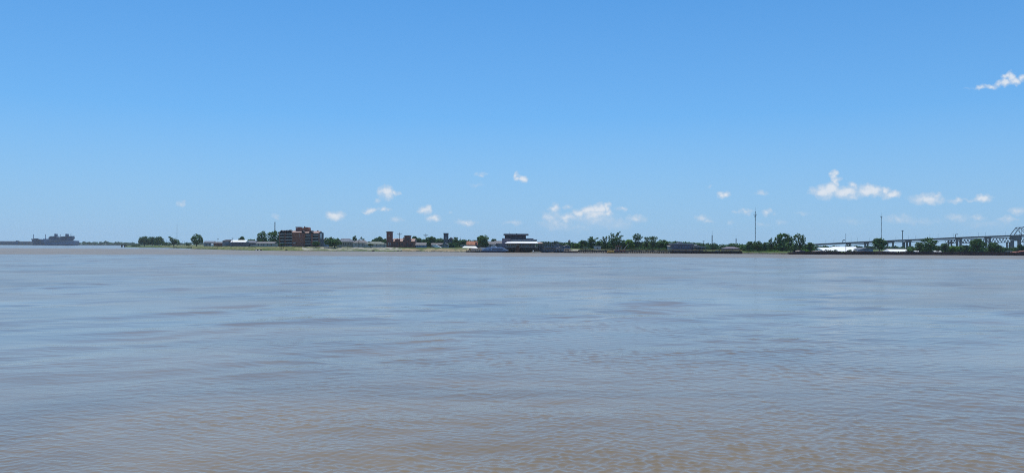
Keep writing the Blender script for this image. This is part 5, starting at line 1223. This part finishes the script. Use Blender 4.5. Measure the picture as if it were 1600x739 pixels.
# ------------------------------------------------------------------ the river bridge
def bridge():
    Y = 1850
    root = thing('river_bridge','long grey blue steel bridge on tall piers rising to the right edge','bridge',(X(1450,Y),Y+10,0))
    def top(px): return float(np.interp(px,[1262,1300,1360,1400,1460,1500,1585,1605,1700,1800],[381.8,379.8,376.9,375.0,372.4,370.5,367.3,366.6,364.6,363.2]))
    xs = list(np.arange(1262,1801,6.0))
    def strip(t, h, y0, y1):
        q = MB()
        for a,b in zip(xs[:-1],xs[1:]):
            za,zb = Z(a,top(a)+t,Y),Z(b,top(b)+t,Y); ua,ub = Z(a,top(a)+t+h,Y),Z(b,top(b)+t+h,Y); xa,xb = X(a,Y),X(b,Y)
            q.quadset([(xa,y0,ua),(xb,y0,ub),(xb,y1,ub),(xa,y1,ua),(xa,y0,za),(xb,y0,zb),(xb,y1,zb),(xa,y1,za)],[(0,3,2,1),(4,5,6,7),(0,1,5,4),(2,3,7,6)])
        return q
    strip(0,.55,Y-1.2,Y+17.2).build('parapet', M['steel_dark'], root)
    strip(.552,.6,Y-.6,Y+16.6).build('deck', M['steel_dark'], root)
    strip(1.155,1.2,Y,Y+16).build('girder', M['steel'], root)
    def portal(a,b,w,yo,foot,tp=2.36,cap=2.2,m='bridgepier',arch=True):
        q = MB()
        for c in (a,b): q.box(X(c,Y)-w/2,X(c,Y)+w/2,Y+2+yo,Y+6+yo,-2,Z(c,top(c)+tp+cap,Y)-.01)
        q.box(X(a,Y)-w/2-1,X(b,Y)+w/2+1,Y+1+yo,Y+7+yo,Z(b,top(b)+tp+cap,Y),Z(b,top(b)+tp,Y))
        if arch: q.box(X(a,Y)+w/2+.01,X(b,Y)-w/2-.01,Y+3+yo,Y+5+yo,Z(b,top(b)+tp+cap+2.2,Y),Z(b,top(b)+tp+cap,Y)-.02)
        q.build('pier', M[m], root)
    portal(1583.4,1594.2,6.4,0,0,tp=2.36,cap=5.0)
    for a,b,w in ((1497,1502.4,3.8),(1542.6,1548,3.8),(1418.6,1423.4,3.2),(1388.0,1396.6,2.6),(1353,1357,2.6),(1325,1329,2.4)):
        portal(a,b,w,0,0,arch=False,cap=1.6)
    # through truss of the main span, starting at the big pier and running out of the picture
    q = MB(); pts = [1585,1594,1603,1612,1621,1630,1645,1660]; tops = [367,355.4,355.2,353,349.5,345,338,332]
    for yo in (1, 15):
        P = [Vector((X(a,Y),Y+yo,Z(a,top(a),Y))) for a in pts]; T = [Vector((X(a,Y),Y+yo,Z(a,t,Y))) for a,t in zip(pts,tops)]
        for i in range(len(pts)-1):
            q.tube(T[i],T[i+1],.85,.85,6)
            q.tube(P[i+1],T[i+1],.5,.5,5)
            if i: q.tube(T[i],P[i+1],.55,.55,5)
    for a,t in list(zip(pts,tops))[1:]:
        q.tube((X(a,Y),Y+1,Z(a,t,Y)),(X(a,Y),Y+15,Z(a,t,Y)),.6,.6,5)
    q.build('through_truss', M['steel'], root)
    # sign gantries and deck lights
    for px,t,h in ((1318.4,375.0,3.4),(1494.4,366.0,4.0)):
        q = MB(); x = X(px-1.2,Y); z0 = Z(px,top(px),Y); zt = Z(px,t,Y)
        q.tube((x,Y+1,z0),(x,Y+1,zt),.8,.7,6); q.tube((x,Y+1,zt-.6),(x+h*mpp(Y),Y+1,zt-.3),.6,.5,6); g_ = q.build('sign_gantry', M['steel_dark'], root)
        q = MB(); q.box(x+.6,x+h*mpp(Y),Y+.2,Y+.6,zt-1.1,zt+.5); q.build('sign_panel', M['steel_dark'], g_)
    for i,px in enumerate((1290.5,1303,1330,1340,1359,1370,1400,1420,1431,1453,1466,1490,1529,1540,1571,1581.5)):
        q = MB(); x = X(px,Y); z0 = Z(px,top(px),Y); q.tube((x,Y+.5,z0),(x,Y+.5,z0+9),.22,.16,5); q.tube((x,Y+.5,z0+9),(x+1.6,Y+.5,z0+9.3),.16,.12,5); q.build('lamp_post', M['mast'], root)
    # the older twin bridge behind it: deck trusses on slender legs
    Y2 = 1930
    root = thing('truss_bridge','older parallel bridge behind, with deck trusses under a lower dark roadway','bridge',(X(1480,Y2),Y2+8,0))
    xs2 = list(np.arange(1330,1701,6.0))
    q = MB()
    def t2(px): return top(px)+3.3
    for a,b in zip(xs2[:-1],xs2[1:]):
        za,zb=Z(a,t2(a),Y2),Z(b,t2(b),Y2); ua,ub=Z(a,t2(a)+1.1,Y2),Z(b,t2(b)+1.1,Y2); xa,xb=X(a,Y2),X(b,Y2)
        q.quadset([(xa,Y2,ua),(xb,Y2,ub),(xb,Y2+14,ub),(xa,Y2+14,ua),(xa,Y2,za),(xb,Y2,zb),(xb,Y2+14,zb),(xa,Y2+14,za)],[(0,3,2,1),(4,5,6,7),(0,1,5,4),(2,3,7,6)])
    q.build('deck', M['steel_dark'], root)
    for (a,b,dp) in ((1481,1497,5.8),(1502,1543,6.4),(1547,1583,7.6),(1596,1640,8)):
        q = MB(); k = max(2,int((b-a)/4.6))
        for yo in (.6,13):
            for i in range(k):
                p0 = a+(b-a)*i/k; p1 = a+(b-a)*(i+1)/k; pm=(p0+p1)/2
                A = Vector((X(p0,Y2),Y2+yo,Z(p0,t2(p0)+1,Y2))); B = Vector((X(p1,Y2),Y2+yo,Z(p1,t2(p1)+1,Y2)))
                C = Vector((X(pm,Y2),Y2+yo,Z(pm,t2(pm)+dp,Y2)))
                q.tube(A,C,.62,.62,5); q.tube(C,B,.62,.62,5)
                if i<k-1:
                    pn = pm+(b-a)/k; q.tube(C,(X(pn,Y2),Y2+yo,Z(pn,t2(pn)+dp,Y2)),.7,.7,5)
        for i in range(k):
            pm = a+(b-a)*(i+.5)/k; z = Z(pm,t2(pm)+dp,Y2); q.tube((X(pm,Y2),Y2+.6,z),(X(pm,Y2),Y2+13,z),.5,.5,5)
        q.build('deck_truss', M['steel'], root)
    for a,b,tp in ((1574.4,1578.6,7.4),(1411.6,1414,1.0),(1483,1487.4,1.0),(1522,1526,6.0),(1602,1607,7.6)):
        q = MB()
        for c in (a,b): q.box(X(c,Y2)-1.3,X(c,Y2)+1.3,Y2+1,Y2+4,-2,Z(c,t2(c)+tp,Y2))
        for k in range(3):
            z=Z(a,t2(a)+tp+1+k*4,Y2); q.tube((X(a,Y2),Y2+.8,z),(X(b,Y2),Y2+.8,z-4),.4,.4,5)
        q.build('pier', M['steel_dark'], root)
    # flood light mast beyond the deck
    root = thing('floodlight_mast','stout mast with a flat lamp crown rising above the bridge deck','light mast',(X(1410,1780),1780,1.2))
    Y3=1780; x=X(1410.2,Y3)
    q = MB(); q.tube((x,Y3,0),(x,Y3,Z(1410,361,Y3)),1.2,.8,7); q.build('shaft', M['mast'], root)
    q = MB(); q.tube((x,Y3,Z(1410,361,Y3)),(x,Y3,Z(1410,360,Y3)),2.4,2.4,10); q.build('lamp_crown', M['mast'], root)
bridge()
haze_box()
